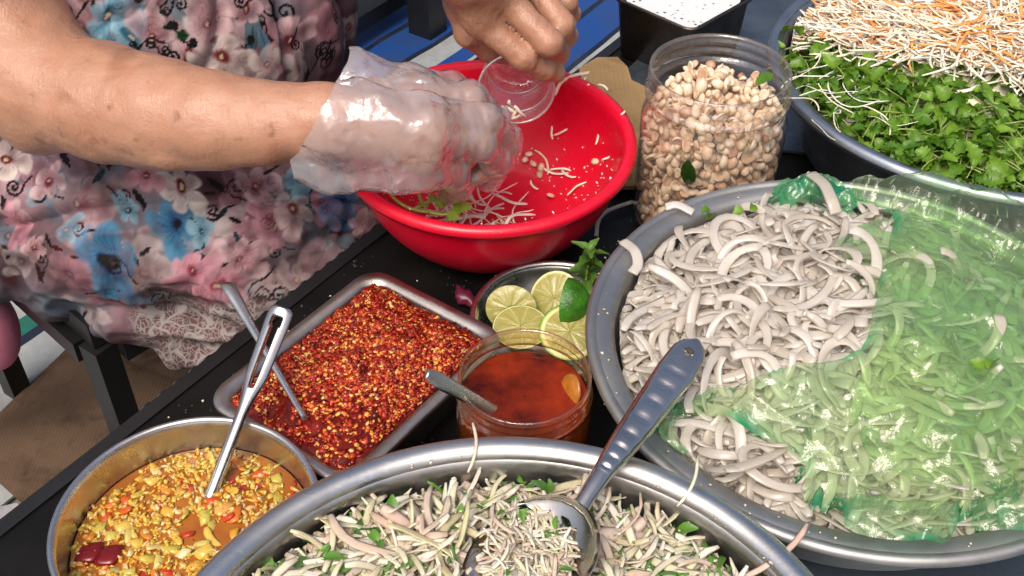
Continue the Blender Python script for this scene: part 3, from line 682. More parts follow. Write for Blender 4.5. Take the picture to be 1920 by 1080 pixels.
MINT = [leaf(.018, .012, 4, 1.3, i, 12, .45) for i in range(3)]
LEAF_ME = [mesh('leaf', *l) for l in LEAFS]
for x in LEAF_ME: x.materials.append(M_LEAF)
STEM_ME = []
for i in range(3):
    pts = curve_pts([(0, 0, 0), (.018, .003*(i-1), .006), (.036, .008*(i-1), .004), (.055, .012*(i-1), -.004)], 8)
    x = mesh('stem', *sweep(pts, np.linspace(.0016, .0010, 8), np.linspace(.0016, .0010, 8), (0, 0, 1), 6)); x.materials.append(M_STEM); STEM_ME.append(x)
def sprig(pos, yaw, nl, label, group, meshes=LEAF_ME, sc=1., stem=True, name='herb_sprig', tilt=.5):
    e = empty(name); e.matrix_world = Matrix.Translation(pos)@Matrix.Rotation(yaw, 4, 'Z')@Matrix.Scale(sc, 4)
    tag(e, label, 'herb', group)
    if stem:
        o = bpy.data.objects.new('stem', STEM_ME[rng.integers(3)]); COL.objects.link(o); o.parent = e; o.matrix_local = Matrix.Translation((-.03, 0, -.004))
    for i in range(nl):
        o = bpy.data.objects.new('leaf', meshes[rng.integers(len(meshes))]); COL.objects.link(o); o.parent = e
        a = i*2.4+rng.normal()*.5; q = rng.uniform(.0, .012)
        o.matrix_local = Matrix.Translation((q*math.cos(a)+(i/nl-.5)*.02, q*math.sin(a), .004+rng.normal()*.002))@Matrix.Rotation(a, 4, 'Z')@Matrix.Rotation(rng.normal()*tilt-.15, 4, 'Y')@Matrix.Rotation(rng.normal()*.5, 4, 'X')@Matrix.Scale(rng.uniform(.75, 1.25), 4)
    return e
def bed(name, c, R_, hf, dz, mat, label, cat):  # added to bounce light up between the pieces and lift the dark gaps
    """one solid sheet added just under the loose top pieces of a heap"""
    r_ = np.linspace(.0005, R_, 36); a_ = np.linspace(0, 2*np.pi, 96, endpoint=False); X_ = c[0]+np.outer(r_, np.cos(a_)); Y_ = c[1]+np.outer(r_, np.sin(a_))
    Z_ = hf(X_, Y_)-dz+.003*noise(np.stack([X_, Y_, X_*0], -1), 120.)-.012*(r_/R_)[:, None]**10
    o = mk(name, np.stack([X_, Y_, Z_], -1).reshape(-1, 3), ring_faces(96, 36), mat); tag(o, label, cat, None, 'stuff')
# ------------------------------------------------------------------ papaya tub contents
def shred(L, wd, th, curv, seed, n=9):
    r = np.random.default_rng(seed); a = np.linspace(-.5, .5, n); k_ = curv*r.uniform(.4, 1.4)*r.choice([-1, 1]); z_ = r.uniform(-.4, .4)
    if abs(k_) < 1e-3: k_ = 1e-3
    P = np.c_[np.sin(a*k_)/k_*L, (1-np.cos(a*k_))/k_*L, z_*L*(a**2)*.8+.02*L*np.sin(a*9+seed)]; P[:, 1] -= P[:, 1].mean(); P[:, 2] -= P[:, 2].mean()
    ww = wd*np.clip(np.minimum(.5-np.abs(a)+.12, .2)/.2, .25, 1)
    return sweep(P, ww, th, (0, .15, 1), 6)
PAP = [shred(.058+.012*(i % 3), .0019, .0011, 1.6, i, 11) for i in range(12)]
CAR = [shred(.042+.01*(i % 3), .0030, .0014, .9, 30+i) for i in range(5)]
def hT(x, y):      # papaya mound height in the tub (world x, y)
    d = np.hypot(x-TB[0], y-TB[1])/.18; fr = (y-(TB[1]-.095+.10*(x-TB[0])*0))/.09
    return .070+.055*np.clip(1-d**2, 0, 1)+.022*np.clip(fr, 0, 1)+.006*noise(np.stack([x, y, x*0], -1), 25.)
bed('papaya_gap_fill', TB, .166, hT, .010, M_PAP, 'packed papaya layer added under the loose shreds to lighten dark gaps', 'papaya')
HERB_LINE = lambda x: np.interp(x, [.25, .33, .43, .52], [.962, .875, .835, .80])     # far edge of the herb layer
def tub_pts(n, herb, Rm=.178):
    P = in_disc(n*5, Rm, TB); m = (P[:, 1] < HERB_LINE(P[:, 0])) == herb; return P[m][:n]
P = tub_pts(5200, False); o = scatter('papaya_heap', PAP, np.c_[P, hT(*P.T)-rng.uniform(-.001, .007, len(P))], M_PAP, tilt=.13, scale=(.8, 1.4)); confine(o, TB, .187, .15, .100); tag(o, 'tangled heap of pale shredded papaya in the tub', 'papaya', None, 'stuff')
P = tub_pts(1300, False); o = scatter('carrot_heap', CAR, np.c_[P, hT(*P.T)+rng.uniform(-.004, .003, len(P))], M_CAR, tilt=.2, scale=(.7, 1.1)); confine(o, TB, .187, .15, .100); tag(o, 'shredded orange carrot mixed deep in the papaya', 'carrot', None, 'stuff')
P = tub_pts(280, False, .148); singles('papaya_shred', PAP, np.c_[P, hT(*P.T)+rng.uniform(.001, .006, len(P))], M_PAP, 'pale papaya shred on top of the heap in the tub', 'papaya shred', 'papaya shreds in the tub', tilt=.13, scale=(.8, 1.4))
P = tub_pts(190, False, .158); singles('carrot_shred', CAR, np.c_[P, hT(*P.T)+rng.uniform(.004, .008, len(P))], M_CAR, 'orange carrot shred on top of the papaya in the tub', 'carrot shred', 'carrot shreds in the tub', tilt=.22)
P = tub_pts(1500, True, .176)
def hH(x, y): return .076+.028*np.clip(1-(np.hypot(x-TB[0], y-TB[1])/.19)**2, 0, 1)+.016*np.clip((y-.70)/.15, 0, 1)+.006*noise(np.stack([x, y, x*0], -1), 35.)
o = scatter('herb_bed', [(V, F) for V, F in LEAFS], np.c_[P, hH(*P.T)-rng.uniform(.002, .03, len(P))], M_LEAF, tilt=.7, scale=(.7, 1.2)); confine(o, TB, .187, .15, .100); tag(o, 'dense green herb leaves deeper in the tub', 'herbs', None, 'stuff')
P = tub_pts(1000, True, .178); kp = thin(np.c_[P, P[:, :1]*0], .0098, 150); P = P[kp]
for p_ in P: sprig((*p_, hH(*p_)+rng.uniform(-.002, .006)), rng.uniform(0, 6.28), 5, 'fresh green herb sprig piled in the front of the tub', 'herb sprigs in the tub')
P = tub_pts(75, True, .160); o = scatter('herb_stems', [shred(.04+.01*i, .0015, .0013, .7, 900+i, 8) for i in range(5)], np.c_[P, hH(*P.T)+rng.uniform(-.002, .008, len(P))], plain('pale_herb_stem', (.20, .28, .07), .4, .4, 90), tilt=.35); confine(o, TB, .187, .15, .100); tag(o, 'thin pale stems tangled among the herbs in the tub', 'stems', None, 'stuff')
for u, v in ((1555, 215), (1600, 190), (1640, 230), (1530, 160), (1585, 165), (1545, 130), (1550, 185)):
    p_ = at(u, v, .108); P = np.array([p_+rng.normal(0, .008, 3)*[1, 1, .3] for _ in range(3)]); singles('papaya_shred', PAP, P, M_PAP, 'thin pale papaya shred fallen across the green herbs', 'papaya shred', 'papaya shreds over the herbs', tilt=.3, scale=(.6, .9))
# one long white shred curling over the herbs
pts = curve_pts([at(1755, 170, .118), at(1800, 172, .119), at(1840, 158, .121), at(1868, 130, .122), at(1872, 115, .121)], 20)
tag(mk('papaya_shred', *sweep(pts, .0045, .002, (0, 0, 1), 8), M_PAP), 'long thick white shred curling over the herbs in the tub', 'papaya shred')
# ------------------------------------------------------------------ noodles
def ring_noodle(seed, n=22):
    r = np.random.default_rng(seed); R = r.uniform(.010, .020); sp = r.uniform(3.0, 6.8); a = np.linspace(0, sp, n)-sp/2
    gr = 1+.3*r.normal()*a/sp
    P = np.c_[R*np.cos(a)*gr, R*np.sin(a)*gr*r.uniform(.6, 1.3), .008*np.sin(a*r.uniform(.6, 1.4)+r.uniform(0, 6))+.002*a/sp]; P -= P.mean(0)
    ww = np.full(n, r.uniform(.0038, .0060))*(1+.12*np.sin(np.arange(n)*.9+seed))
    return sweep(P, ww, .0013, np.c_[.35*np.sin(a*.8+seed), .35*np.cos(a*.7+seed*2), np.ones(n)], 8, True, .6)
def str_noodle(seed): return shred(.065, .0058, .0015, 1.9, 60+seed, 14)
NOO = [ring_noodle(i) for i in range(14)]+[str_noodle(i) for i in range(7)]
def hN(x, y):
    d = np.hypot(x-NB[0], y-NB[1])/.155
    return .080+.036*np.clip(1-d**2, -.1, 1)+.007*noise(np.stack([x, y, x*0], -1), 22.)
P = in_disc(2300, .150, NB); o = scatter('noodle_heap', NOO, np.c_[P, hN(*P.T)-rng.uniform(.0, .016, len(P))], M_NOOD, tilt=.3, scale=(.9, 1.3)); confine(o, NB, .160, .11, .100); tag(o, 'white rice noodles packed deeper in the aluminium basin', 'noodles', None, 'stuff')
bed('noodle_gap_fill', NB, .148, hN, .013, M_NOOD, 'packed noodle layer added under the loose top noodles to lift their shadows', 'noodles')
# bag outline, in photo position, read onto the heap
BAGO = [(1492, 330), (1540, 326), (1590, 350), (1700, 338), (1800, 352), (1960, 420), (2080, 560), (2080, 850), (1960, 985), (1880, 998), (1800, 985), (1770, 1012), (1700, 1018), (1620, 1005), (1560, 978),
        (1505, 955), (1497, 880), (1400, 822), (1300, 792), (1262, 815), (1290, 862), (1248, 842), (1232, 800), (1246, 772), (1330, 758), (1450, 722), (1600, 686), (1632, 600), (1650, 520), (1668, 440), (1640, 395), (1560, 372)]
def on_heap(u, v):
    p_ = at(u, v, .09)
    for _ in range(8):
        d_ = math.hypot(p_[0]-NB[0], p_[1]-NB[1]); z_ = max(float(hN(p_[0], p_[1])), .052); p_ = at(u, v, (max(z_, .104) if d_ > .15 else z_)+.009)
    return p_
BAGS = np.array(BAGO+BAGO[:1], float); BAGS = curve_pts(BAGS, 130)[:-1]; BP = np.array([on_heap(u, v) for u, v in BAGS])
def inpoly(P, poly):
    r = np.zeros(len(P), bool); x, y = P[:, 0], P[:, 1]
    for i in range(len(poly)):
        (x0, y0), (x1, y1) = poly[i-1][:2], poly[i][:2]
        c = ((y0 > y) != (y1 > y)) & (x < (x1-x0)*(y-y0)/(y1-y0+1e-12)+x0); r ^= c
    return r
cand = in_disc(2600, .134, NB); covered = inpoly(cand, BP); cand = np.vstack([cand[~covered], cand[covered]])
nun = (~covered).sum(); z_ = hN(*cand.T)+rng.uniform(.001, .011, len(cand)); z_[nun:] -= .005
C3 = np.c_[cand, z_]
k1 = thin(C3[:nun], .0092, 200); k2 = nun+thin(C3[nun:], .013, 100)
singles('rice_noodle', NOO, C3[k1], M_NOOD, 'white curled rice noodle on the open side of the noodle heap', 'noodle', 'uncovered rice noodles', tilt=.26, scale=(1.0, 1.3))
singles('rice_noodle', NOO, C3[k2], M_NOOD, 'pale rice noodle seen through the green plastic bag', 'noodle', 'rice noodles under the bag', tilt=.22, scale=(1.0, 1.3))
# the bag
bpts = []
for i in range(len(BP)):
    for t in np.linspace(0, 1, 4)[:-1]: bpts.append(BP[i][:2]*(1-t)+BP[(i+1) % len(BP)][:2]*t)
bpts = np.array(bpts); bpts += .0016*np.c_[noise(np.c_[bpts, bpts[:, :1]*0], 60, 1), noise(np.c_[bpts, bpts[:, :1]*0], 60, 2)]
lo, hi = bpts.min(0), bpts.max(0); gx, gy = np.meshgrid(np.arange(lo[0], hi[0], .0026), np.arange(lo[1], hi[1], .0026)); G = np.c_[gx.ravel(), gy.ravel()]+rng.uniform(-.0006, .0006, (gx.size, 2))
G = G[inpoly(G, bpts)]; G = G[(((G[:, None, :]-bpts[None])**2).sum(-1).min(1) > .0016**2)]
allp = [Vector(p_) for p_ in np.vstack([bpts, G])]; nb_ = len(bpts)
r_ = delaunay_2d_cdt(allp, [(i, (i+1) % nb_) for i in range(nb_)], [], 1, 1e-7)
XY = np.array([tuple(v) for v in r_[0]]); Ft = [tuple(f) for f in r_[2]]
def edge_d(XY): return np.concatenate([np.sqrt(((q[:, None]-bpts[None])**2).sum(-1)).min(1) for q in np.array_split(XY, 20)])
ed = edge_d(XY); q3 = np.c_[XY, XY[:, :1]*0]
def ridge(sc, seed, ax): # long sharp creases
    ca_, sa_ = math.cos(ax), math.sin(ax); r2 = np.c_[q3[:, 0]*ca_+q3[:, 1]*sa_, (-q3[:, 0]*sa_+q3[:, 1]*ca_)*.35, q3[:, 0]*0]
    return 1-np.abs(noise(r2, sc, seed))*2.2
def bag_h(XY):
    d = np.hypot(XY[:, 0]-NB[0], XY[:, 1]-NB[1]); z_ = np.maximum(.084+.036*np.clip(1-(d/.155)**2, -.1, 1), .052)
    return np.where(d > .15, np.maximum(z_, .100+.004-.0*(d-.15)), z_)
zb = bag_h(XY)+.0110+.0085*ridge(13, 1, .5)+.0050*ridge(24, 2, 2.0)+.0030*ridge(42, 4, 2.6)+.0022*ridge(66, 3, 1.2)-.007*np.exp(-ed/.006)
for (u0, v0, u1, v1) in ((1592, 700, 1604, 985), (1590, 400, 1600, 690), (1740, 905, 1915, 735), (1500, 705, 1520, 890), (1640, 470, 1790, 560), (1690, 360, 1915, 470), (1700, 690, 1860, 770), (1330, 760, 1500, 850), (1800, 560, 1880, 720)):
    A_, B_ = on_heap(u0, v0)[:2], on_heap(u1, v1)[:2]; dd = B_-A_; tq = np.clip(((XY-A_) @ dd)/(dd @ dd), 0, 1); dl = np.linalg.norm(XY-A_-tq[:, None]*dd+.003*np.c_[noise(q3, 30., 8), noise(q3, 30., 9)], axis=1); zb = zb+.0045*np.clip(1-dl/.0045, 0, 1)*np.sin(np.pi*np.clip(tq, .05, .95))
me = mesh('plastic_bag', np.c_[XY, zb], Ft); me.materials.append(M_BAG)
fold = np.clip(noise(q3, 16., 5)*1.6-.15, 0, 1)
tone = np.clip(noise(q3, 9., 15)*1.2+.1, 0, 1)
gath = np.clip(.45+1.1*noise(q3, 40., 71), 0, 1)
dens = np.clip(.26*tone+1.0*gath*np.exp(-(ed/.0044)**2)+.14*fold*np.exp(-ed/.05)+.05*np.clip(ridge(22, 1, .5)-.75, 0, 1)*4, 0, 1)
fattr(me, 'dens', dens); bag = link('plastic_bag', me); tag(bag, 'see-through green plastic bag draped over the noodle basin', 'bag')
def hem(name, pts_uvz, wd, seed, turns=3, dn=.9):
    P = curve_pts([at(u, v, z) for u, v, z in pts_uvz], 60); t = np.linspace(0, 1, 60); tot = []
    W = np.linspace(-1, 1, 14); T = np.gradient(P, axis=0); T /= np.linalg.norm(T, axis=1)[:, None]; Bn = np.cross(T, [0, 0, 1]); Bn /= np.linalg.norm(Bn, axis=1)[:, None]
    V = P[:, None]+Bn[:, None]*(W*wd/2)[None, :, None]*(.55+.45*np.sin(t*math.pi))[:, None, None]
    V = V.reshape(-1, 3); n1 = noise(V, 90, seed); V[:, 2] += .0035*(1-np.abs(n1)*2.5)+.0022*noise(V, 180, seed+1)+.004*np.repeat(np.cos(W*4.)[None], 60, 0).ravel()
    V += .002*np.c_[noise(V, 120, seed+2), noise(V, 120, seed+3), V[:, 0]*0]
    o = mk(name, V, ring_faces(14, 60, False), M_BAG, bag); fattr(o.data, 'dens', np.clip(dn-.25*np.abs(np.tile(W, 60))+.3*n1, 0, 1)); return o
# a second layer of the bag lies inside the first
P2_ = curve_pts(np.array([(1560, 470), (1700, 400), (1850, 430), (1960, 560), (1990, 760), (1900, 900), (1760, 930), (1640, 880), (1590, 760), (1660, 640), (1620, 540), (1560, 470)], float), 70)[:-1]
L2 = np.array([on_heap(u, v)[:2] for u, v in P2_]); G2 = G[inpoly(G, L2)][::2]
r2_ = delaunay_2d_cdt([Vector(p_) for p_ in np.vstack([L2, G2])], [(i, (i+1) % len(L2)) for i in range(len(L2))], [], 1, 1e-7); XY2 = np.array([tuple(v) for v in r2_[0]]); XY = XY2; q3 = np.c_[XY2, XY2[:, :1]*0]
z2 = bag_h(XY2)+.0065+.0045*ridge(16, 11, 1.4)+.0032*ridge(36, 12, .2)+.0016*ridge(70, 13, 2.2); m2 = mesh('inner_layer', np.c_[XY2, z2], [tuple(f) for f in r2_[2]]); m2.materials.append(M_BAG); fattr(m2, 'dens', np.clip(.10+.35*noise(q3, 14., 16), 0, 1)); link('inner_layer', m2, None, bag)
hem('gathered_hem', [(1455, 382, .100), (1490, 352, .108), (1535, 345, .112), (1590, 372, .108), (1602, 398, .102)], .032, 11)
hem('gathered_hem', [(1380, 735, .100), (1290, 762, .096), (1243, 785, .094), (1240, 820, .088), (1285, 862, .078)], .017, 12)
hem('gathered_hem', [(1498, 890, .092), (1508, 945, .080), (1570, 978, .076), (1640, 955, .082)], .018, 13)
hem('gathered_hem', [(1780, 985, .080), (1830, 960, .088), (1885, 930, .092), (1895, 900, .092)], .034, 14)
hem('gathered_hem', [(1590, 690, .110), (1500, 705, .106), (1400, 732, .101)], .008, 15, 3, .55)
hem('gathered_hem', [(1510, 880, .095), (1520, 800, .105), (1530, 740, .108)], .007, 16, 3, .4)
# ------------------------------------------------------------------ salad
def sliver(seed):
    r = np.random.default_rng(200+seed); return shred(r.uniform(.024, .060), r.uniform(.0020, .0060), r.uniform(.0007, .0012), r.uniform(.3, 1.9), 200+seed, 9)
def chip(seed, a=.008, b=.005): return blob(a, b, .0018, 8, 3, seed, .18)
SLV = [sliver(i) for i in range(20)]
def hS(x, y):
    d = np.hypot(x-SB[0], y-SB[1])/.168
    return .091+.019*np.clip(1-d**2, -.3, 1)+.008*noise(np.stack([x, y, x*0], -1), 20.)
bed('salad_gap_fill', SB, .165, hS, .010, M_SAL, 'packed salad layer added under the loose top shreds to soften gap shadows', 'salad')
P = in_disc(10000, .168, SB); P = P[P[:, 1] > .19]
spn = at(992, 1040, .104)[:2]
dsp = np.hypot((P-spn)[:, 0]/.040, (P-spn)[:, 1]/.046)
P = P[dsp > 1]
o = scatter('salad_heap', SLV, np.c_[P, hS(*P.T)-rng.uniform(0, .014, len(P))], M_SAL, tilt=.26, scale=(.6, 1.1)); confine(o, SB, .172, .12, .110); tag(o, 'shredded white salad packed deeper in the front basin', 'salad', None, 'stuff')
P2 = P[rng.permutation(len(P))]; P2 = P2[P2[:, 1] > .24]
Q = P2[:290]; singles('salad_shred', SLV, np.c_[Q, hS(*Q.T)+rng.uniform(.001, .006, len(Q))], M_SAL, 'white shred lying on top of the salad in the front basin', 'salad shred', 'salad shreds in the front basin', tilt=.28, scale=(.75, 1.2))
Q = P2[300:380]; singles('chicken_shred', [shred(.034, .009, .005, .5, 300+i, 8) for i in range(5)], np.c_[Q, hS(*Q.T)+rng.uniform(-.003, .003, len(Q))], M_MEAT, 'pinkish torn chicken strip mixed in the white salad', 'chicken strip', 'chicken strips in the salad', tilt=.35, scale=(.5, 1.0))
Q = P2[400:620]; singles('chopped_herb', [leaf(.012, .007, 0, .6, i, 6) for i in range(3)]+[shred(.016, .0022, .001, 1., 400+i, 6) for i in range(3)], np.c_[Q, hS(*Q.T)+rng.uniform(.0, .006, len(Q))], M_HERB, 'chopped green herb piece in the white salad', 'herb', 'green herb pieces in the salad', tilt=.5)
Q = P2[640:1400]; o = scatter('herb_specks', [leaf(.008, .004, 0, .5, i, 5) for i in range(3)], np.c_[Q, hS(*Q.T)+rng.uniform(-.002, .005, len(Q))], M_HERB, tilt=.6); tag(o, 'tiny green herb flecks throughout the white salad', 'herbs', None, 'stuff')
for (u, v, z, yaw, lb) in ((888, 838, .113, 1.5, 'white salad shred stuck on the shiny rim above the salad'), (1295, 905, .114, 1.1, 'white salad shred hanging over the steel rim beside the spoon'), (1455, 1040, .108, .55, 'long pinkish shred poking over the basin rim at the near side')):
    V, F = SLV[3]; o = mk('salad_shred', V, F, M_SAL if v < 1000 else M_MEAT, None, True, at(u, v, z)); o.rotation_euler = (.2, -.3, yaw); o.scale = (.62,)*3 if v < 1000 else (1.0, 1.1, 1.2); tag(o, lb, 'salad shred')
# ------------------------------------------------------------------ spoons
def spoon_bowl(c, axis, L, W, D, mat, parent, n=26, m=9):
    """hollow spoon bowl: axis is the direction from the handle to the tip, opening upwards"""
    ax = np.array(axis, float); ax /= np.linalg.norm(ax); sd_ = np.cross([0, 0, 1], ax); sd_ /= np.linalg.norm(sd_); nz = np.cross(ax, sd_); V = []
    for lay, off in ((0, 0.), (1, -.0012)):
        for i in range(m+1):
            r = i/m
            for j in range(n):
                a = 2*np.pi*j/n; egg = 1-.10*math.cos(a); V.append(np.array(c)+ax*(L/2*r*math.cos(a))+sd_*(W/2*r*math.sin(a)*egg)+nz*(D*(r**2.2-1)+off))
    F = ring_faces(n, m+1); k_ = (m+1)*n; F2 = F[:, ::-1]+k_; l = m*n
    rim = np.array([(l+j, l+(j+1) % n, k_+l+(j+1) % n, k_+l+j) for j in range(n)])
    return mk('bowl', np.array(V), np.vstack([F[:, ::-1], F2[:, ::-1], rim]), mat, parent)
def flat_handle(name, pts, wid, thk, mat, parent, hole=None, ribs=None, slot=None, nw=11, up=(0, 0, 1)):
    """a strip with rounded edges: grid of cells over (length, width); cells inside a hole are left out"""
    nl = 90; P = curve_pts(pts, nl); t = np.linspace(0, 1, nl); Wd = np.interp(t, *zip(*wid)); T = np.gradient(P, axis=0); T /= np.linalg.norm(T, axis=1)[:, None]
    up = np.array(up, float); B = np.cross(T, up); B /= np.linalg.norm(B, axis=1)[:, None]; N = np.cross(B, T); s = np.linspace(-1, 1, nw)
    arc = np.concatenate([[0], np.cumsum(np.linalg.norm(np.diff(P, axis=0), axis=1))]); cv = np.interp(t, *zip(*(thk if isinstance(thk, list) else [(0, thk), (1, thk)])))
    topz = cv[:, None]*(1-np.abs(s[None])**2.4)*.5
    if ribs is not None: topz = topz+ribs(t[:, None], s[None])
    Vt = P[:, None]+B[:, None]*(s[None]*Wd[:, None]/2)[..., None]+N[:, None]*topz[..., None]
    Vb = P[:, None]+B[:, None]*(s[None]*Wd[:, None]/2)[..., None]-N[:, None]*(cv[:, None]*(1-np.abs(s[None])**2.4)*.5+.0003)[..., None]
    keep = np.ones((nl, nw), bool)
    X = s[None]*Wd[:, None]/2; A_ = np.repeat(arc[:, None], nw, 1)
    h = hole(A_, X, t[:, None]) if hole else np.zeros((nl, nw), bool)
    F = []; k_ = nl*nw; cell = np.zeros((nl-1, nw-1), bool)
    for i in range(nl-1):
        for j in range(nw-1):
            if h[i, j] and h[i+1, j] and h[i, j+1] and h[i+1, j+1]: cell[i, j] = True
    for i in range(nl-1):
        for j in range(nw-1):
            a, b, c, d = i*nw+j, i*nw+j+1, (i+1)*nw+j+1, (i+1)*nw+j
            if not cell[i, j]: F += [(a, b, c, d), (k_+a, k_+d, k_+c, k_+b)]
            else:
                if not cell[max(i-1, 0), j]: F.append((a, b, k_+b, k_+a))
                if not cell[min(i+1, nl-2), j]: F.append((d, c, k_+c, k_+d))
                if not cell[i, j-1]: F.append((a, d, k_+d, k_+a))
                if j+1 > nw-2 or not cell[i, j+1]: F.append((b, c, k_+c, k_+b))
    for i in range(nl-1):
        a, d = i*nw, (i+1)*nw; F += [(a, d, k_+d, k_+a), (a+nw-1, k_+a+nw-1, k_+d+nw-1, d+nw-1)]
    for e in (0, nl-1):
        for j in range(nw-1): F.append((e*nw+j, e*nw+j+1, k_+e*nw+j+1, k_+e*nw+j))
    return mk(name, np.vstack([Vt.reshape(-1, 3), Vb.reshape(-1, 3)]), np.array(F), mat, parent)
def along(u0, z0, u1, z1, u2):
    """the point seen at u2 on the straight line through two known points"""
    a, b = at(*u0, z0), at(*u1, z1); best = min(np.linspace(1, 4, 1500), key=lambda k: (lambda q: (q[0]-u2[0])**2+(q[1]-u2[1])**2)(proj(a+(b-a)*k))); return a+(b-a)*best
# big serving spoon in the salad
sp = empty('serving_spoon', at(1070, 990, .10)); tag(sp, 'big steel serving spoon with ribbed handle resting on the salad basin rim', 'spoon'); s0 = np.array(sp.location)
a, b = at(1072, 975, .118), at(1168, 838, .124); e = along((1072, 975), .118, (1168, 838), .124, (1294, 628))
def ribs(t, s): return -.0016*np.clip(np.sin((t-.30)*2*np.pi*13.5), 0, 1)**1.5*((t > .30) & (t < .84))*np.clip(1-np.abs(s)*1.3, 0, 1)+.0006*(np.abs(s) < .8)*(t > .3)
flat_handle('handle', [a-s0, a+(b-a)*.5-s0+[0, 0, .003], b-s0+[0, 0, .002], b+(e-b)*.5-s0, e-s0], [(0, .012), (.12, .010), (.32, .0125), (.6, .0195), (.84, .0235), (.94, .0215), (.98, .0145), (1, .004)], [(0, .005), (.3, .0075), (.7, .0085), (.92, .005), (1, .0015)], M_SHINY, sp, hole=lambda A_, X, t: ((A_-A_.max()+.0135)**2+X**2) < .0046**2, ribs=ribs, nw=15, up=(0, -.35, 1))
dirv = at(985, 1060, .088)-a; spoon_bowl(at(992, 1040, .118)-s0, (dirv[0], dirv[1], -.01), .080, .066, .014, M_SHINY, sp)
c = at(992, 1040, .110); P = in_disc(330, 1.); rs = np.hypot(*P.T); P = np.c_[c[0]+P[:, 0]*.021, c[1]+P[:, 1]*.027]
o = scatter('spooned_salad', SLV, np.c_[P, .1165-.011*(1-rs**2.2)+.001+.004*rng.random(len(P))], M_SAL, tilt=.2, scale=(.35, .62)); tag(o, 'mound of white salad lying in the serving spoon', 'salad', None, 'stuff')
Q = P[:18]; singles('chopped_herb', [leaf(.009, .004, 0, .6, i, 7) for i in range(3)], np.c_[Q, .1165-.011*(1-rs[:18]**2.2)+.006], M_HERB, 'green herb leaf piece lying in the serving spoon', 'herb', 'green herb pieces in the serving spoon', tilt=.4)
# slotted spoon in the sauce pot
sp = empty('slotted_handle_spoon', at(395, 930, .038)); tag(sp, 'steel spoon with slotted handle standing in the sauce pot', 'spoon'); s0 = np.array(sp.location)
a, b = at(392, 935, .034), at(447, 792, .066); e = along((392, 935), .034, (447, 792), .066, (546, 582))
slot = lambda A_, X, t: ((np.abs(X) < .0026+.0022*(np.abs(t-.915) < .03)) & (t > .52) & (t < .955))
flat_handle('handle', [a-s0, b-s0, b+(e-b)*.5-s0, e-s0], [(0, .009), (.38, .008), (.46, .010), (.6, .0155), (.9, .0175), (.98, .0165), (1, .012)], .005, M_SHINY, sp, hole=slot, nw=15, up=(0, -.5, 1))
spoon_bowl(a-s0+np.array([-.012, -.02, -.016]), (b-a)*[-1, -1, .3], .05, .036, .010, M_SHINY, sp)
# thin spoon in the chili tray
sp = empty('thin_spoon', at(568, 778, .040)); tag(sp, 'thin steel spoon handle leaning over the chili tray edge', 'spoon'); s0 = np.array(sp.location)
a, b = at(572, 785, .053), at(497, 655, .064); e = along((572, 785), .053, (497, 655), .064, (436, 535))
flat_handle('handle', [a-s0, b-s0, b+(e-b)*.6-s0, e-s0+[0, 0, 0], e+np.array([-.004, .008, -.004])-s0], [(0, .004), (.3, .006), (.7, .010), (.92, .011), (.98, .009), (1, .004)], [(0, .002), (.5, .0035), (1, .004)], M_STEEL, sp, nw=9, up=(.3, -.3, 1))
spoon_bowl(a-s0+np.array([.008, -.012, -.012]), (.5, -.7, 0), .034, .024, .006, M_STEEL, sp)
# spoon in the oil jar
sp = empty('oil_spoon', at(900, 760, .09)); tag(sp, 'steel spoon handle poking out of the chili oil jar', 'spoon'); s0 = np.array(sp.location)
a, b = at(935, 775, .086), at(868, 738, .1105); e = along((935, 775), .086, (868, 738), .1105, (806, 690))
flat_handle('handle', [a-s0, b-s0, e-s0], [(0, .008), (.5, .0095), (.85, .011), (1, .006)], .003, M_STEEL, sp, nw=9, up=(0, -.5, 1))
spoon_bowl(a-s0+np.array([.006, -.004, -.010]), (.8, -.3, 0), .03, .022, .006, M_STEEL, sp)
# ------------------------------------------------------------------ sauce pot contents
def dice_(seed):
    r = np.random.default_rng(900+seed); V, F = box((-.0022, -.0013, -.0008), (.0022, .0013, .0008)); return V*(1+.35*r.normal(size=V.shape)), F
V, F = lathe([(.0005, .0355), (.05, .0355), (.0745, .0357)], 90); o = mk('pickle_brine', V, F[:, ::-1], M_SAUCE, None, True, (*PB, 0)); tag(o, 'yellow brown pickle brine in the sauce pot', 'sauce')
P = in_disc(2100, .0735, PB); P = P[noise(np.c_[P, P[:, :1]*0], 45., 8) > -.45]; o = scatter('garlic_bits', [dice_(i) for i in range(6)], np.c_[P, .0356+rng.uniform(-.0008, .0006, len(P))], M_GARL, tilt=.6, scale=(.35, 1.15)); tag(o, 'minced yellow garlic floating in the sauce pot', 'garlic', None, 'stuff')
P = in_disc(600, .068, PB); P = P[thin(np.c_[P, P[:, :1]*0], .0075, 190)]
def dice(a, b, c, seed):
    r = np.random.default_rng(seed); V, F = box((-a, -b, -c), (a, b, c)); V = V*(1+.28*r.normal(size=V.shape)); V, F = subdivide(V, F); V = relax(V, F, 1, .45); return V, F
pieces = [dice(.0056, .0036, .0016, i) for i in range(8)]+[shred(.018, .0055, .0018, .8, 500+i, 7) for i in range(3)]
k3 = rng.permutation(len(P)); n1 = len(P)*4//10; n2 = len(P)*7//10
singles('red_chili_piece', pieces, np.c_[P[k3[:n1]], rng.uniform(.0342, .0358, n1)], M_CHRED, 'red chili piece floating in the sauce pot', 'chili', 'red chili pieces in the sauce pot', tilt=.3)
singles('green_chili_piece', pieces, np.c_[P[k3[n1:n2]], rng.uniform(.0342, .0358, n2-n1)], M_CHGRN, 'yellow green chili piece floating in the sauce pot', 'chili', 'green chili pieces in the sauce pot', tilt=.3)
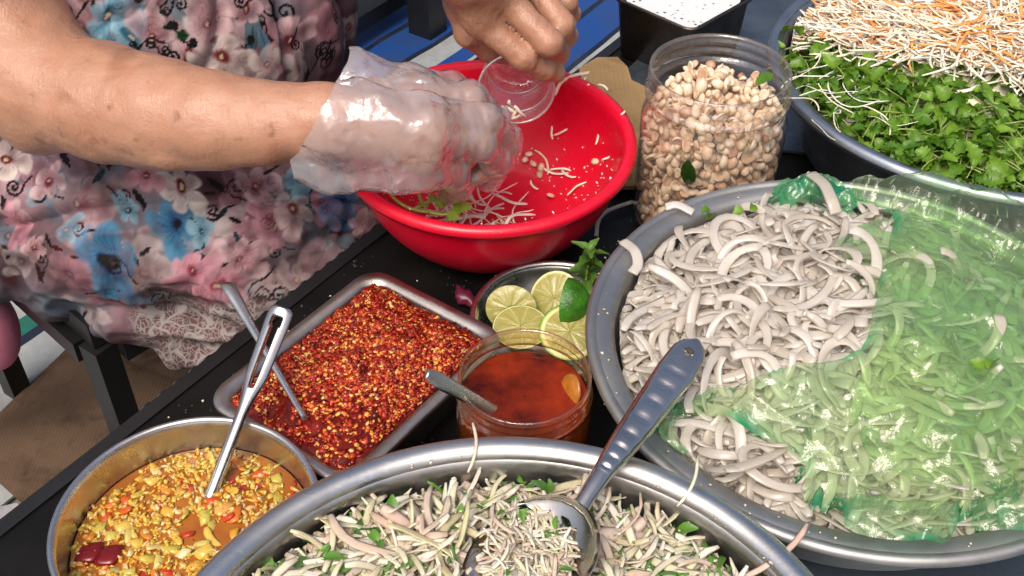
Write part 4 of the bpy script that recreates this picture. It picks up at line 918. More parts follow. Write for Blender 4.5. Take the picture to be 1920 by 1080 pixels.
singles('garlic_piece', pieces, np.c_[P[k3[n2:]], rng.uniform(.0342, .0358, len(P)-n2)], M_GARL, 'pale garlic chunk floating in the sauce pot', 'garlic', 'garlic chunks in the sauce pot', tilt=.3)
V, F = dice(.0095, .0080, .0032, 77); V, F = subdivide(V, F); V = relax(V, F, 1)
for u, v, lb in ((168, 1035, 'dark red tomato chunk in the sauce pot, the one by the pot wall'), (205, 1040, 'dark red tomato chunk in the sauce pot, the inner one of the pair')):
    o = mk('tomato_chunk', V*[1, .9, 1], F, plain('tomato', (.15, .006, .006), .2, .3, 60), None, True, at(u, v, .037)); tag(o, lb, 'tomato')
# ------------------------------------------------------------------ limes and mint
def lime(c, nrm, R, label, cutshape=0., spin=0.):
    e = empty('lime_half', c); e.rotation_euler = Vector(nrm).to_track_quat('Z', 'Y').to_euler(); e.scale = (rng.uniform(.92, 1.06), rng.uniform(.86, 1.), 1); tag(e, label, 'lime')
    t = np.linspace(0, np.pi/2, 9); prof = [(R*math.sin(x)+1e-4, -R*.95*math.cos(x)) for x in t]
    mk('peel', *lathe(prof, 40), M_LIMEP, e)
    rr = np.linspace(0.0004, R*.995, 10); V, F = lathe([(r, .0012*math.cos(r/R*1.4)-.0006*0) for r in rr], 72)
    an = np.arctan2(V[:, 1], V[:, 0]); V[:, 2] += .0006*np.abs(np.sin(4.5*an))*(np.hypot(V[:, 0], V[:, 1]) < R*.86)-.0008
    o = mk('flesh', V, F[:, ::-1] if False else F, M_LIMEF, e); o.scale = (1, 1, 1); o.rotation_euler = (0, 0, spin); return e
LR = .0215
lime(at(958, 578, .030), (-.10, -.80, .55), .0205, 'lime half standing against the dish wall with a shred stuck on it')
lime(at(1040, 560, .032), (-.35, -.62, .7), .0225, 'lime half leaning at the back of the dish beneath the mint', 0, .5)
lime(at(976, 612, .034), (-.05, -.25, .95), LR, 'lime half lying cut side up nearest the chili tray', 0, .3)
lime(at(1068, 622, .036), (.0, -.42, .9), 0.0250, 'large lime half cut side up in front behind the oil jar', 0, .9)
o = lime(at(1062, 566, .044), (-.90, .30, -.10), .0200, 'green lime piece lying peel side up under the mint')
e = empty('mint_sprig', at(1098, 528, .055)); tag(e, 'fresh mint sprig standing on the limes', 'mint'); MM = [mesh('leaf', *l) for l in MINT]
for x in MM: x.materials.append(leafmat('mint_leaf', (.06, .15, .02), (.12, .24, .035)) if x is MM[0] else MM[0].materials[0])
pts = curve_pts([(0, 0, -.012), (.001, .002, .01), (.004, .004, .03)], 8); mk('stem', *sweep(pts, .002, .002, (0, 1, 0), 6), M_STEM, e)
for i in range(15):
    a = i*2.3; hgt = -.006+.0024*i; o = bpy.data.objects.new('leaf', MM[i % 3]); COL.objects.link(o); o.parent = e
    o.matrix_local = Matrix.Translation((.002, .002, hgt))@Matrix.Rotation(a, 4, 'Z')@Matrix.Rotation(-.5-.05*i, 4, 'Y')@Matrix.Rotation(rng.normal()*.4, 4, 'X')@Matrix.Scale(rng.uniform(.5, .85), 4)
# ------------------------------------------------------------------ the seated person
person = empty('person', (-.44, 1.0, GZ)); tag(person, 'seated person in a floral dress mixing food with a gloved hand', 'person'); p0 = np.array(person.location)
def J(*l): return [at(u, v, z) for u, v, z in l]
arm = [(-70, -150, .26), (-38, -50, .208), (20, 70, .165), (88, 158, .143), (200, 200, .138), (300, 216, .143), (400, 227, .148), (500, 231, .152), (600, 226, .156), (650, 228, .156)]
arm_r = [112, 112, 112, 106, 96, 90, 80, 69, 60, 57]
ap = J(*arm); ar = [r*pxm(p_) for r, p_ in zip(arm_r, ap)]
HR = dict(index=[(815, 192, .156), (880, 186, .150), (925, 222, .122), (930, 262, .098)], middle=[(828, 226, .158), (905, 226, .146), (950, 262, .112), (945, 300, .086)],
          ring=[(824, 262, .150), (898, 270, .132), (932, 304, .100), (915, 335, .078)], little=[(804, 298, .136), (850, 325, .110), (858, 354, .086), (835, 370, .066)], thumb=[(700, 190, .150), (775, 166, .140), (850, 172, .126), (902, 196, .110)])
HL = dict(index=[(902, 42, .196), (982, 106, .172), (1020, 128, .156), (1044, 138, .146)], middle=[(950, 0, .210), (1030, 80, .186), (1046, 98, .160), (1034, 112, .142)],
          ring=[(992, -38, .214), (1054, 46, .190), (1062, 68, .166), (1052, 84, .148)], little=[(1026, -72, .208), (1062, 2, .188), (1071, 26, .168), (1062, 44, .150)], thumb=[(872, 0, .190), (880, 62, .168), (918, 92, .148), (955, 102, .134)])
RF = dict(index=(.0116, .0104, .0093, .0080), middle=(.0116, .0104, .0093, .0080), ring=(.0110, .0098, .0088, .0076), little=(.0098, .0086, .0078, .0068), thumb=(.0140, .0118, .0106, .0088))
def add_hand(s, H, wrist, k=.006, off=0., mid=None):
    for f, P in H.items():
        q = J(*P); r = [x+off for x in RF[f]]
        s.chain(q, r, k*.45)
        for i in (1, 2): s.ell(q[i], (r[i]*1.06,)*3, None, .003)
    mc = {f: J(H[f][0])[0] for f in H}
    for f in ('index', 'middle', 'ring', 'little'): s.cone(wrist+(mc[f]-wrist)*.12, wrist+(mc[f]-wrist)*.93, .0180+off, .0108+off, .010)
    s.cone(mc['index']*.86+wrist*.14, mc['little']*.86+wrist*.14, .0105+off, .0095+off, .008); s.cone(mc['middle']*.5+wrist*.5, mc['ring']*.6+wrist*.4, .016+off, .015+off, .012)
    for f in ('index', 'middle', 'ring', 'little'):         # tendons on the back of the hand
        nn = np.array([0, -.55, .83]); s.cone(wrist*.55+mc[f]*.45+nn*.0135, wrist*.06+mc[f]*.94+nn*.0085, .0030, .0042, .005)
    s.cone(wrist, mc['thumb'], .019+off, .0155+off, .014); s.cone(mc['thumb'], mc['index']*.75+wrist*.25, .010+off, .011+off, .014)
lw = at(872, -62, .245); le = np.array([-.235, 1.20, .20]); lsh = np.array([-.30, 1.17, .46]); rsh = np.array([-.47, .93, .46])
body = SDF((-.66, .55, -.22), (.08, 1.32, .56), .0024)
body.chain(ap, ar, .02); body.cone(ap[0], rsh, ar[0], .062, .03)
body.cone(ap[3]+[0, 0, -.010], ap[3]+[-.012, -.012, -.026], .030, .022, .03)            # point of the elbow
body.cone(ap[4]+[0, .006, .008], ap[6]+[0, .003, .004], .036, .024, .02)                # forearm muscle
body.chain([ap[4]+[0, -.022, -.016], ap[5]+[.01, -.024, -.014], ap[7]+[0, -.015, -.010]], [.014, .014, .010], .010); body.chain([ap[6]+[0, -.004, .022], ap[8]+[0, -.004, .014]], [.010, .007], .010)
add_hand(body, HR, ap[-2])
for i_ in (1, 2):
    for f, g_ in (('index', 'middle'), ('middle', 'ring'), ('ring', 'little')): body.cone(J(HR[f][i_])[0], J(HR[g_][i_])[0], .0078, .0074, .003)
body.chain([lsh, le, lw*.55+le*.45, lw], [.055, .042, .036, .0275], .02); add_hand(body, HL, lw)
tor = [(-.40, 1.06, -.02), (-.36, 1.02, .12), (-.38, 1.05, .30), (-.385, 1.05, .42)]
body.chain(tor, [.13, .13, .12, .10], .05); body.cone(rsh, lsh, .06, .06, .04)
V, F = body.mesh(); V = relax(V, F, 2, .5); N = vnormals(V, F)
hand_m = np.exp(-(np.linalg.norm(V-at(950, 40, .2), axis=1)/.075)**4)
V = V+N*((1-hand_m)*.0011*noise(V, 55.)+hand_m*.0004*(1-np.abs(noise(V, 120., 4))*2.6))[:, None]
mk('body', V-p0, F, M_SKIN, person); del body
# dress
K1, K2 = at(585, 398, -.035), at(672, 372, -.05); H1, H2 = at(-20, 360, -.045), np.array([-.36, 1.12, -.04])
dr = SDF((-.72, .55, -.30), (-.02, 1.34, .47), .0032)
dr.chain(tor, [.158, .168, .150, .118], .06); dr.ell((-.325, .985, .10), (.160, .165, .15), None, .06)
dr.chain([H1, H1*.5+K1*.5, K1], [.098, .088, .070], .05); dr.chain([H2, H2*.4+K2*.6, K2], [.10, .085, .058], .03)
dr.cone(H1*.55+K1*.45+[.02, .05, .01], H2*.4+K2*.6, .055, .055, .05)
hem_pts = [at(20, 470, -.10), at(150, 560, -.105), at(260, 605, -.12), at(350, 640, -.14), at(430, 655, -.15), at(485, 610, -.14)]
thigh = [H1, H1*.7+K1*.3, H1*.45+K1*.55, H1*.3+K1*.7, H1*.15+K1*.85, K1+[.0, -.01, -.02]]
for i in range(6):
    dr.cone(thigh[i]+[0, -.03, -.02], hem_pts[i]+[0, .012, .0], .050, .016, .05)
    if i: dr.cone(hem_pts[i-1]+[0, .012, 0], hem_pts[i]+[0, .012, 0], .016, .016, .03); dr.cone(hem_pts[i-1]*.5+thigh[i-1]*.5, hem_pts[i]*.5+thigh[i]*.5, .030, .030, .04)
dr.cone(K1+[-.005, 0, -.03], at(560, 530, -.10), .050, .026, .04)
V, F = dr.mesh(); del dr
V = relax(V, F, 3, .5); N = vnormals(V, F)
U_, W_ = proj(V)
# folds: long soft ridges along the lap, finer ones where cloth bunches at the knee
tx = (K1-H1)/np.linalg.norm(K1-H1); sfl = np.cross(tx, [0, 0, 1])
along_, across = V @ tx, V @ sfl
lap = np.clip((.06-V[:, 2])/.08, 0, 1)
q = np.c_[along_*.45+across*.35, across+along_*.25, V[:, 2]]
ridg = 1-np.abs(noise(q, 17., 3))*2.4; ridg2 = 1-np.abs(noise(q*[1.3, 1, 1], 34., 6))*2.2
kn = np.exp(-(np.linalg.norm(V-at(560, 480, -.07), axis=1)/.075)**2)
q2 = np.c_[V[:, 0]*.5, V[:, 1]*.5, V[:, 2]*.25]+np.c_[V[:, 1]*.2, V[:, 0]*0, V[:, 0]*0]
tors = 1-np.abs(noise(q2, 26., 9))*2.2
ridg0 = 1-np.abs(noise(q*[.8, 1, .8], 9.5, 14))*2.4; gro = np.clip(1-np.abs(noise(q*[.7, 1, .7], 12., 41))*4.5, 0, 1)**1.4; gro2 = np.clip(1-np.abs(noise(q2*[1, 1, 1.4], 22., 43))*5, 0, 1)**1.4
V = V+N*(lap*(.012*ridg0+.010*ridg+.005*ridg2-.016*gro)-(1-lap)*.010*gro2+kn*.009*(1-np.abs(noise(V, 55., 12))*2.4)+(1-lap)*.006*tors+.0012*noise(V, 80., 5))[:, None]
V, F = subdivide(V, F); V = relax(V, F, 1, .4); N = vnormals(V, F)
# ---- the print, painted on the cloth as colour only
U_, W_ = proj(V); vis = (N*(np.array([0, 0, CAMZ])-V)).sum(1) > 0
def pick(u, v):
    d = (U_-u)**2+(W_-v)**2; d = np.where(vis, d, 1e9); c = np.argsort(d)[:60]; c = c[d[c] < 60]
    if len(c) == 0: return None
    return c[np.argmin(np.linalg.norm(V[c]-[0, 0, CAMZ], axis=1))]
n1, n2, n3 = noise(V, 14., 1), noise(V, 38., 2), noise(V, 90., 3)
base = np.array([.24, .125, .150])+np.outer(np.clip(n1*1.2+.2, 0, 1), [.11, .055, .065])+np.outer(n2, [.05, .04, .045])
g2 = np.clip(noise(V, 11., 21)*2.2, 0, 1)[:, None]; base = base*(1-g2)+g2*np.array([.21, .19, .24])
g3 = np.clip(noise(V, 16., 23)*3-.5, 0, 1)[:, None]; base = base*(1-g3)+g3*np.array([.075, .020, .03])
g4 = np.clip(noise(V, 13., 25)*3-.9, 0, 1)[:, None]; base = base*(1-g4)+g4*np.array([.13, .21, .30])
colr = np.clip(base, .01, 1)
def local(i):
    n = N[i]; t1 = np.cross(n, [0, 0, 1.]); t1 = t1/(np.linalg.norm(t1)+1e-9) if np.linalg.norm(t1) > .1 else np.array([1., 0, 0]); t2 = np.cross(n, t1); return t1, t2
def near(i, R): return np.where(((V-V[i])**2).sum(1) < R*R)[0]
def lerp(a, b, t): return a+(b-a)*np.clip(t, 0, 1)[:, None]
def flower(u, v, rpx, kind, rot=0., pet=5, squash=1.):
    i = pick(u, v)
    if i is None: return
    r_ = random.Random(int(u*7+v*13)); squash = r_.uniform(.62, 1.); pl = np.array([r_.uniform(.72, 1.18) for _ in range(pet)]); hue = r_.uniform(-.06, .06)
    R = rpx*pxm(V[i])*1.28; k_ = near(i, R*1.45); t1, t2 = local(i); th = r_.uniform(0, 3.1); t1, t2 = t1*math.cos(th)+t2*math.sin(th), t2*math.cos(th)-t1*math.sin(th)
    d = V[k_]-V[i]; x, y = d @ t1+R*.26*n2[k_]+R*.12*n3[k_], d @ t2/squash+R*.26*noise(V[k_], 38., 52)
    r = np.hypot(x, y)/R; a = np.arctan2(y, x)+rot+.5*r; ph = a*pet/(2*np.pi); pi_ = np.floor(ph+.5).astype(int) % pet; lob = np.abs(np.cos(a*pet/2)); edge = (.46+.54*lob**.5)*pl[pi_]+.04*n3[k_]
    ins = r < edge; c0 = {'pink': ([.60, .40, .42], [.44, .20, .24], [.17, .02, .035]), 'white': ([.62, .52, .49], [.46, .32, .32], [.16, .03, .035]), 'rose': ([.54, .25, .31], [.42, .14, .19], [.20, .03, .055]),
        'blue': ([.10, .23, .38], [.03, .10, .24], [.005, .008, .020]), 'sky': ([.24, .37, .46], [.11, .23, .34], [.04, .06, .10])}[kind]
    tt = r/np.maximum(edge, .01); shade = pl[pi_]*.5-.45+hue
    c = lerp(np.array(c0[1]), np.array(c0[0]), (tt-.30)*1.3+.5*n1[k_]+.35*n3[k_]+shade)
    rays = np.clip(np.cos(a*pet*4+n2[k_]*5), 0, 1)*np.clip(1.1-tt*1.3, 0, 1); c = c*(1-rays[:, None]*.5)+np.array(c0[2])*rays[:, None]*.5
    c = lerp(c, np.array(c0[2]), (.26+.16*n2[k_]+.10*n3[k_]-r)*7)
    c = np.where((r < .07+.05*n3[k_])[:, None], np.array([.45, .33, .22] if kind != 'blue' else [.01, .015, .04]), c)
    c = c*(1-.5*np.clip((.16-lob)*6, 0, 1)*(tt > .25))[:, None]
    al = (np.clip((edge-r)/.10+.3, 0, 1)*(.72+.4*n1[k_]+.2*n3[k_])).clip(0, .92)[:, None]; 
    colr[k_] = colr[k_]*(1-al)+c*al
def leafp(u, v, rpx, ang, col, thin_=.32):
    i = pick(u, v)
    if i is None: return
    R = rpx*pxm(V[i]); k_ = near(i, R*1.1); t1, t2 = local(i); d = V[k_]-V[i]; x0, y0 = d @ t1, d @ t2; x = (x0*math.cos(ang)+y0*math.sin(ang))/R; y = (-x0*math.sin(ang)+y0*math.cos(ang))/R
    m = (np.abs(x) < 1) & (np.abs(y) < thin_*(1-x*x)); c = np.array(col)*(1+.5*n2[k_])[:, None]*(1-.4*(np.abs(y) < .03))[:, None]; colr[k_[m]] = np.clip(c, .003, 1)[m]
def swirl(u, v, rpx, rot, col=(.055, .012, .02), turns=1.6, flip=1):
    i = pick(u, v)
    if i is None: return
    R = rpx*pxm(V[i]); k_ = near(i, R*2.4); t1, t2 = local(i); d = V[k_]-V[i]; x, y = d @ t1, d @ t2*flip
    t = np.linspace(0, 1, 90); rr = R*(.10+.9*t); aa = rot+turns*2*np.pi*t; sx, sy = rr*np.cos(aa), rr*np.sin(aa)
    tl = np.linspace(0, 1, 40); ex, ey = sx[-1]-sx[-2], sy[-1]-sy[-2]; L = math.hypot(ex, ey); ex, ey = ex/L, ey/L
    sx = np.r_[sx, sx[-1]+R*1.5*(tl*ex+tl**2*.5*ey)]; sy = np.r_[sy, sy[-1]+R*1.5*(tl*ey-tl**2*.5*ex)]
    dm = np.min((x[:, None]-sx[None])**2+(y[:, None]-sy[None])**2, 1); wl_ = .0010+.0005*n1[k_]
    colr[k_[dm < wl_**2]] = col
r2 = random.Random(5)
for _ in range(90): flower(r2.uniform(-10, 690), r2.uniform(-20, 600), r2.uniform(18, 60), r2.choice(['pink', 'rose', 'sky', 'white', 'rose', 'pink']), r2.uniform(0, 6))
colr = colr*.55+.45*(colr.mean(0)*.8+base*.2); colr *= (.9+.35*n1)[:, None]
for _ in range(75): swirl(r2.uniform(0, 680), r2.uniform(0, 600), r2.uniform(9, 26), r2.uniform(0, 6.3), flip=r2.choice([-1, 1]))
for _ in range(70): leafp(r2.uniform(0, 680), r2.uniform(0, 600), r2.uniform(10, 24), r2.uniform(0, 6.3), r2.choice([(.04, .012, .018), (.03, .03, .035), (.10, .03, .04), (.05, .07, .09)]))
for a_ in ((175, 80, 40, .3, (.012, .014, .018)), (215, 95, 40, 2.8, (.012, .014, .018)), (355, 72, 34, 2.9, (.02, .085, .065)), (480, 60, 52, 1.2, (.11, .13, .16)), (505, 95, 46, 1.6, (.15, .22, .30)), (430, 10, 40, .6, (.16, .04, .06))): leafp(*a_)
for a_ in ((205, 40, 55, 'sky', .3), (240, 78, 40, 'sky', 1.1), (385, 20, 42, 'white', .2), (280, 72, 48, 'pink', .9), (350, 118, 44, 'pink', .3), (425, 112, 56, 'white', .6), (398, 48, 46, 'pink', 1.4), (545, 88, 52, 'pink', .1), (512, 122, 40, 'white', .9), (470, 20, 36, 'pink', .4), (565, 130, 30, 'white', .7),
           (195, 495, 78, 'blue', .5), (322, 412, 52, 'blue', 1.2), (375, 430, 34, 'sky', .2), (450, 482, 52, 'pink', .3), (405, 535, 50, 'rose', .8), (520, 425, 42, 'rose', .2), (350, 505, 44, 'rose', 1.0), (335, 352, 44, 'white', .5), (550, 395, 34, 'white', .4), (610, 388, 30, 'rose', .6), (85, 345, 36, 'pink', .1), (15, 292, 34, 'white', .8),
           (268, 330, 30, 'rose', .2), (480, 345, 40, 'pink', .7), (120, 430, 34, 'sky', .4), (640, 368, 32, 'blue', .1), (688, 412, 22, 'pink', .4), (30, 420, 36, 'rose', .9), (560, 330, 34, 'sky', .2), (240, 390, 32, 'sky', .9), (60, 470, 30, 'pink', .2)): flower(*a_)
for _ in range(24): swirl(r2.uniform(240, 680), r2.uniform(0, 160), r2.uniform(7, 15), r2.uniform(0, 6.3), flip=r2.choice([-1, 1])) if r2.random() < .35 else None
lace = np.zeros(len(V)); hp = np.array([proj(h_) for h_ in hem_pts]).reshape(-1, 2)
hy = np.interp(U_, [0, 150, 240, 300, 420, 520], [470, 560, 560, 555, 560, 540]); lace = np.clip((W_-hy+16*n2)/16, 0, 1)*np.clip((U_-235)/30, 0, 1)*(V[:, 2] < .0)*(1-np.clip((U_-470)/40, 0, 1))
far_ = ~((U_ > -200) & (U_ < 800) & (W_ < 800)); lace[far_] = 0
mc_ = colr.mean(0); colr = np.clip(mc_*.74+(colr-mc_)*1.08, .006, .8)*(.80+.24*n3+.22*noise(V, 22., 61))[:, None]; gr_ = colr.mean(1)[:, None]; colr = colr*.84+gr_*.16
do = mk('dress', V-p0, F, M_DRESS, person); cattr(do.data, 'Col', np.clip(colr, .004, .95)); fattr(do.data, 'lace', lace)
# glove: loose film over the hand with a wide open cuff
gl = SDF((-.22, .58, .04), (.02, .95, .26), .0022)
add_hand(gl, HR, ap[-2], .010, .0022)
for f in ('index', 'middle', 'ring'): # film bridges the fingers
    nx_ = {'index': 'middle', 'middle': 'ring', 'ring': 'little'}[f]
    for i in range(3):
        a, b = J(HR[f][i])[0], J(HR[nx_][i])[0]; gl.cone(a, b, .0060, .0060, .004)
c0t, c0b = at(655, 132, .168), at(566, 312, .128); c1t, c1b = at(790, 165, .160), at(775, 318, .134); c2t, c2b = at(835, 180, .150), at(812, 318, .122)
for k_ in np.linspace(0, 1, 9):
    gl.chain([c0t*(1-k_)+c0b*k_, c1t*(1-k_)+c1b*k_, c2t*(1-k_)+c2b*k_], [.016, .014, .010], .012)
gl.chain([at(640, 228, .172), at(780, 235, .172)], [.028, .022], .02)
V, F = gl.mesh(); del gl
V = relax(V, F, 2); N = vnormals(V, F)
q = np.c_[V[:, 0]*1.0+V[:, 1]*.5, V[:, 1]*.9-V[:, 0]*.4, V[:, 2]]
cr = 1-np.abs(noise(q*[.9, .35, .5], 24., 31))*2.6; cr2 = 1-np.abs(noise(q*[.4, 1, .7], 40., 33))*2.4; cr3 = 1-np.abs(noise(q*[1, .6, 1], 75., 37))*2.4
fing = np.clip((proj(V)[0]-800)/70, 0, 1); V = V+N*((.0042-.0030*fing)*cr+(.0024-.0012*fing)*cr2+.0009*cr3)[:, None]
U_, W_ = proj(V); cut = U_ < np.interp(W_, [100, 118, 200, 288, 300, 345], [655, 650, 606, 560, 545, 552])+4*noise(V, 60., 40)
lim_ = np.interp(W_, [100, 118, 200, 288, 300, 345], [655, 650, 606, 560, 545, 552])+4*noise(V, 60., 40)
F0 = F; F = F[~cut[F].any(1)]; bd = np.intersect1d(np.unique(F), np.unique(F0[cut[F0].any(1)])); V[bd, 0] += (lim_[bd]-U_[bd])*((V[bd]-[0, 0, CAMZ]) @ FW)/FPX; used = np.unique(F); mp_ = np.full(len(V), -1); mp_[used] = np.arange(len(used))
go = mk('glove', V[used]-p0, mp_[F], M_GLOVE, person); go['label'] = 'clear crumpled plastic glove with a wide open cuff'
# ------------------------------------------------------------------ cup held over the basin
cm = at(968, 168, .122); cbv = FW*.040+UP*.030; ax = cbv/np.linalg.norm(cbv); CH = .052
prof = [(.0315, 0), (.0318, .0012), (.0312, .0022), (.0305, .004), (.0290, .016), (.0293, .0175), (.0284, .019), (.0262, .036), (.0258, .044), (.0235, .0505), (.0180, .052), (.0005, .0515)]
V, F = lathe(prof, 72); o = mk('plastic_cup', V, F, M_CUP, None, True, cm); o.rotation_euler = Vector(ax).to_track_quat('Z', 'Y').to_euler(); tag(o, 'small clear plastic cup tipped by the bare hand over the basin', 'cup')
M_CUPR = film('cup_rim_plastic', (.92, .90, .91), .45, (.90, .84, .86), .1, 60., .3, 2.2, .08)
a = np.linspace(0, 2*np.pi, 9); mk('rim', *lathe([(.0318+.0011*math.cos(x), .0004+.0011*math.sin(x)) for x in a], 72), M_CUPR, o)
for zz, r in ((.0170, .0294), (.0440, .0259)): mk('ridge', *lathe([(r+.0007*math.cos(x), zz+.0007*math.sin(x)) for x in a], 72), M_CUPR, o)
for i, (u, v) in enumerate(((955, 208), (965, 215), (975, 212), (968, 222), (958, 200))):
    V, F = shred(.016, .0035, .0025, .8, 700+i, 6); o = mk('food_shred', V, F, M_PAP, None, True, at(u, v, .108)-FW*.006); o.rotation_euler = (rng.normal()*.5, rng.normal(), rng.normal()*2); tag(o, 'short pale food shred clinging to the mouth of the tipped cup', 'food shred', 'shreds in the cup mouth')
# ------------------------------------------------------------------ scraps inside the red basin and loose bits
def basin_z(x, y):
    r = np.hypot(x-RB[0], y-RB[1]); t = 1-np.clip((RR-.012-r)/(RR-.012-.066), 0, 1)**(1/1.9); return .007+(RZ-.011)*t**1.12*(r > .066)
def drop(u, v):
    p_ = at(u, v, .05)
    for _ in range(12): p_ = .5*p_+.5*at(u, v, float(basin_z(p_[0], p_[1]))+.002)
    return p_
for i, (u, v) in enumerate(((975, 282), (992, 290), (1000, 308), (1015, 314), (1032, 368), (1116, 303), (1012, 328), (985, 300))):
    V, F = NUT[i % 6]; o = mk('peanut', V, F, M_NUT, None, True, drop(u, v)); o.scale = (.72,)*3; o.rotation_euler = (rng.normal()*.3, rng.normal()*.3, rng.uniform(0, 6)); tag(o, 'peanut half stuck to the inside wall of the red basin', 'peanut', 'peanuts in the red basin')
for i, (u, v, yaw, L) in enumerate(((1055, 248, .9, .02), (1035, 250, 2., .014), (1080, 165, 1.0, .03), (1040, 325, .3, .03), (1020, 305, -.6, .03), (1080, 355, 1.4, .022), (1120, 262, 2.2, .012), (1160, 218, .9, .016), (1095, 165, .8, .012), (1130, 165, .1, .014), (1050, 320, .5, .024), (1000, 350, 2.8, .014), (1065, 330, .2, .02), (1135, 300, 1., .01), (905, 375, 1.8, .03), (925, 395, .5, .02))):
    V, F = shred(L, .0024, .0016, 1., 800+i, 8); o = mk('papaya_shred', V, F, M_PAP, None, True, drop(u, v)+[0, 0, .0015]); n_ = np.array([RB[0]-o.location.x, RB[1]-o.location.y, .09]); o.rotation_euler = (Vector(n_).to_track_quat('Z', 'Y')@Quaternion((0, 0, 1), yaw)).to_euler(); tag(o, 'pale shred stuck to the inside wall of the red basin', 'papaya shred', 'shreds in the red basin')
for i, (u, v) in enumerate(((1075, 205), (1095, 278), (1010, 330))):
    V, F = leaf(.008, .004, 0, .3, i, 6); o = mk('herb_fleck', V, F, M_HERB, None, True, drop(u, v)+[0, 0, .001]); o.rotation_euler = (.3, .2, i); tag(o, 'small dark green herb fleck on the red basin wall', 'herb', 'herb flecks in the red basin')
# dressed noodles at the bottom of the basin and the coriander stalk
P = in_disc(70, .045, RB+[-.015, -.02]); o = scatter('mixed_salad', SLV+PAP[:3], np.c_[P, .008+.018*rng.random(70)], M_PAP, tilt=.2, scale=(.6, .9)); confine(o, RB, .108, .060, .095); mv = o.data; vv = np.empty(len(mv.vertices)*3, np.float32); mv.vertices.foreach_get('co', vv); vv[2::3] = np.maximum(vv[2::3], .0065); mv.vertices.foreach_set('co', vv); mv.update(); tag(o, 'dressed shreds lying in the bottom of the red basin', 'salad', None, 'stuff')
cs_ = empty('coriander_sprig', at(800, 385, .055)); c0 = np.array(cs_.location); tag(cs_, 'coriander sprig with yellow green stalk inside the red basin', 'coriander')
for pp in ([(728, 358, .072), (745, 378, .068), (775, 393, .064), (805, 398, .062)], [(782, 345, .07), (788, 372, .066), (800, 392, .062)], [(775, 393, .064), (800, 380, .064), (815, 372, .064)], [(805, 398, .062), (835, 402, .062), (862, 385, .063)]):
    mk('stem', *[x-(c0 if i == 0 else 0) for i, x in enumerate(sweep(curve_pts(J(*pp), 12), .0028, .0028, (0, 0, 1), 6))], plain('coriander_stalk', (.36, .42, .07), .35, .2, 60), cs_)
lm = [mesh('leaf', *leaf(.010, .010, 2.5, .1, 40+i, 12, .05)) for i in range(3)]
for x in lm: x.materials.append(M_LEAF2)
for i, (u, v, yaw) in enumerate(((808, 378, 1.2), (815, 384, .3), (822, 380, .9), (848, 396, .5), (855, 392, 1.0), (862, 388, .1), (838, 402, -.4), (800, 388, 2.2))):
    o = bpy.data.objects.new('leaf', lm[i % 3]); COL.objects.link(o); o.parent = cs_; o.location = at(u, v, .065)-c0; o.rotation_euler = (.35, 0, yaw)
# noodle strips and scraps on the table
for i, (uvz, wd, m_, lb) in enumerate((([(1118, 442, .004), (1122, 415, .006), (1140, 395, .006), (1186, 378, .006)], .004, M_NOOD, 'thin curved noodle lying on the black table beside the peanut jar'),
        ([(1168, 452, .104), (1190, 470, .106), (1196, 495, .103), (1186, 512, .101)], .008, M_NOOD, 'curved noodle stuck to the flange of the noodle basin'),
        ([(1248, 388, .104), (1270, 384, .106), (1300, 398, .103)], .007, M_NOOD, 'short noodle lying on the noodle basin rim near the peanut jar'),
        ([(1520, 325, .118), (1545, 345, .122), (1560, 375, .124), (1568, 400, .118)], .010, M_NOOD, 'broad noodle sticking up beside the green bag knot'),
        ([(1040, 178, .083), (1052, 155, .092), (1075, 142, .098), (1105, 136, .102)], .0035, M_PAP, 'pale shred hanging on the far rim of the red basin'))):
    tag(mk('rice_noodle' if m_ is M_NOOD else 'papaya_shred', *sweep(curve_pts(J(*uvz), 24), wd, .0024, (0, -.3, 1), 8), m_), lb, 'noodle' if m_ is M_NOOD else 'papaya shred')
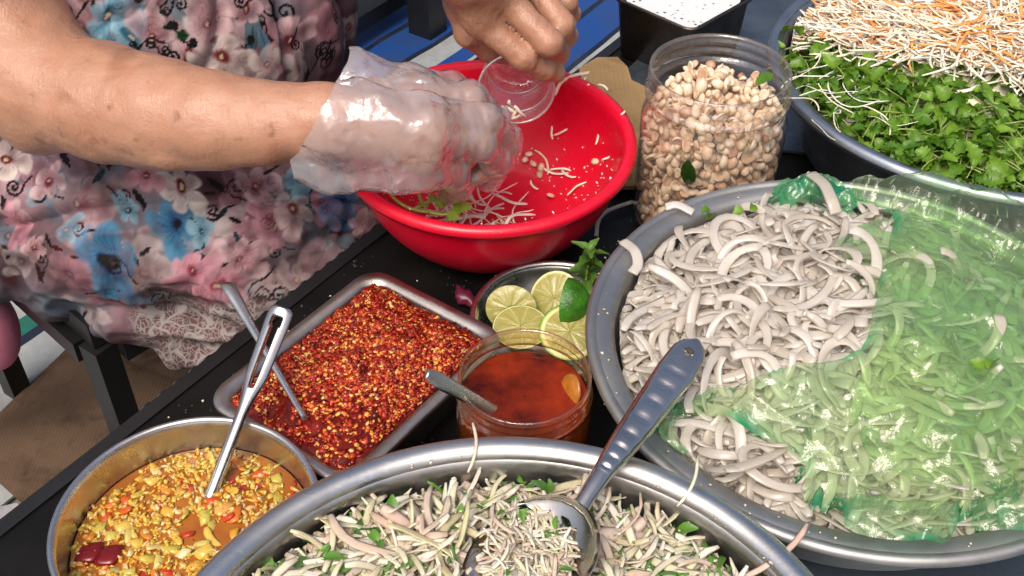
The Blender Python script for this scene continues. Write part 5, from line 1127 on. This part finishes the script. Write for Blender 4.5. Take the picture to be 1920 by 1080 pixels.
for i, (u, v, z, sc, yaw, lb) in enumerate(((1290, 275, None, 1.15, 1.9, 'dark green leaf pressed against the outside of the peanut jar'), (1418, 160, .142, .9, .7, 'green herb leaf lying on the peanuts in the jar'))):
    V, F = leaf(.022, .012, 0, .2, 5+i, 10, .1)
    if z is None:
        a_ = -2.02; pos_ = np.array([JP[0]+.0620*math.cos(a_), JP[1]+.0620*math.sin(a_), .104]); o = mk('herb_leaf', V, F, leafmat('dark_leaf', (.012, .045, .006), (.02, .07, .01)), None, True, pos_)
        nz = Vector((math.cos(a_), math.sin(a_), 0)); xa = Vector((0.1, 0, -1)); xa = (xa-nz*xa.dot(nz)).normalized(); o.matrix_world = Matrix.Translation(pos_)@Matrix((xa, nz.cross(xa), nz)).transposed().to_4x4()@Matrix.Scale(sc, 4)
    else: o = mk('herb_leaf', V, F, M_LEAF, None, True, at(u, v, z)); o.rotation_euler = (0, -.3, yaw); o.scale = (sc,)*3
    tag(o, lb, 'leaf')
for u, v, z, lb in ((1330, 405, .103, 'green herb sprig on the far rim of the noodle basin'), (1410, 402, .100, 'folded green leaf at the far edge of the noodles'), (1850, 700, .125, 'green leaf under the clear side of the bag')):
    sprig(at(u, v, z), 1., 2, lb, None, LEAF_ME, .8, False, 'herb_leaf_pair')
V, F = blob(.012, .007, .004, 12, 5, 8, .25); o = mk('onion_skin', V, F, plain('purple_onion', (.11, .012, .035), .35, .4, 80), None, True, at(872, 556, .008)); o.rotation_euler = (.2, .2, -.6); tag(o, 'purple onion scrap on the black table beside the lime dish', 'onion')
P = np.array([at(u, v, .0015) for u, v in zip(rng.uniform(300, 1190, 170), rng.uniform(380, 800, 170))]); P = P[((P[:, :2]-E0) @ OUT) > .012]; cr_ = [octa(.0022, .0013, .0008), octa(.0014, .0012, .0008)]
o = scatter('table_crumbs', cr_, P, M_SAL, tilt=.3, scale=(.6, 1.2)); tag(o, 'pale food crumbs scattered on the black table', 'crumbs', None, 'stuff')
def rimbits(name, c, R, z, n, lb, wd=.014):
    a = rng.uniform(0, 2*np.pi, n); r = R-rng.uniform(.002, wd, n); o = scatter(name, [octa(.0018, .0011, .0005), octa(.0011, .001, .0005)], np.c_[c[0]+r*np.cos(a), c[1]+r*np.sin(a), np.full(n, z)], M_SAL, tilt=.2, scale=(.5, 1.3)); tag(o, lb, 'crumbs', None, 'stuff')
rimbits('rim_crumbs', SB, .187, .1105, 70, 'food crumbs on the rim of the salad basin'); rimbits('rim_crumbs', NB, .178, .100, 50, 'food crumbs on the rim of the noodle basin')
a = rng.uniform(0, 2*np.pi, 480); t = rng.random(480); r = .07+.045*t; P = np.c_[RB[0]+r*np.cos(a), RB[1]+r*np.sin(a), r*0]; P[:, 2] = basin_z(P[:, 0], P[:, 1])+.0006
o = scatter('basin_crumbs', cr_, P, M_PAP, tilt=.8, scale=(.3, 1.0)); tag(o, 'tiny crumbs splashed over the inside of the red basin', 'crumbs', None, 'stuff')
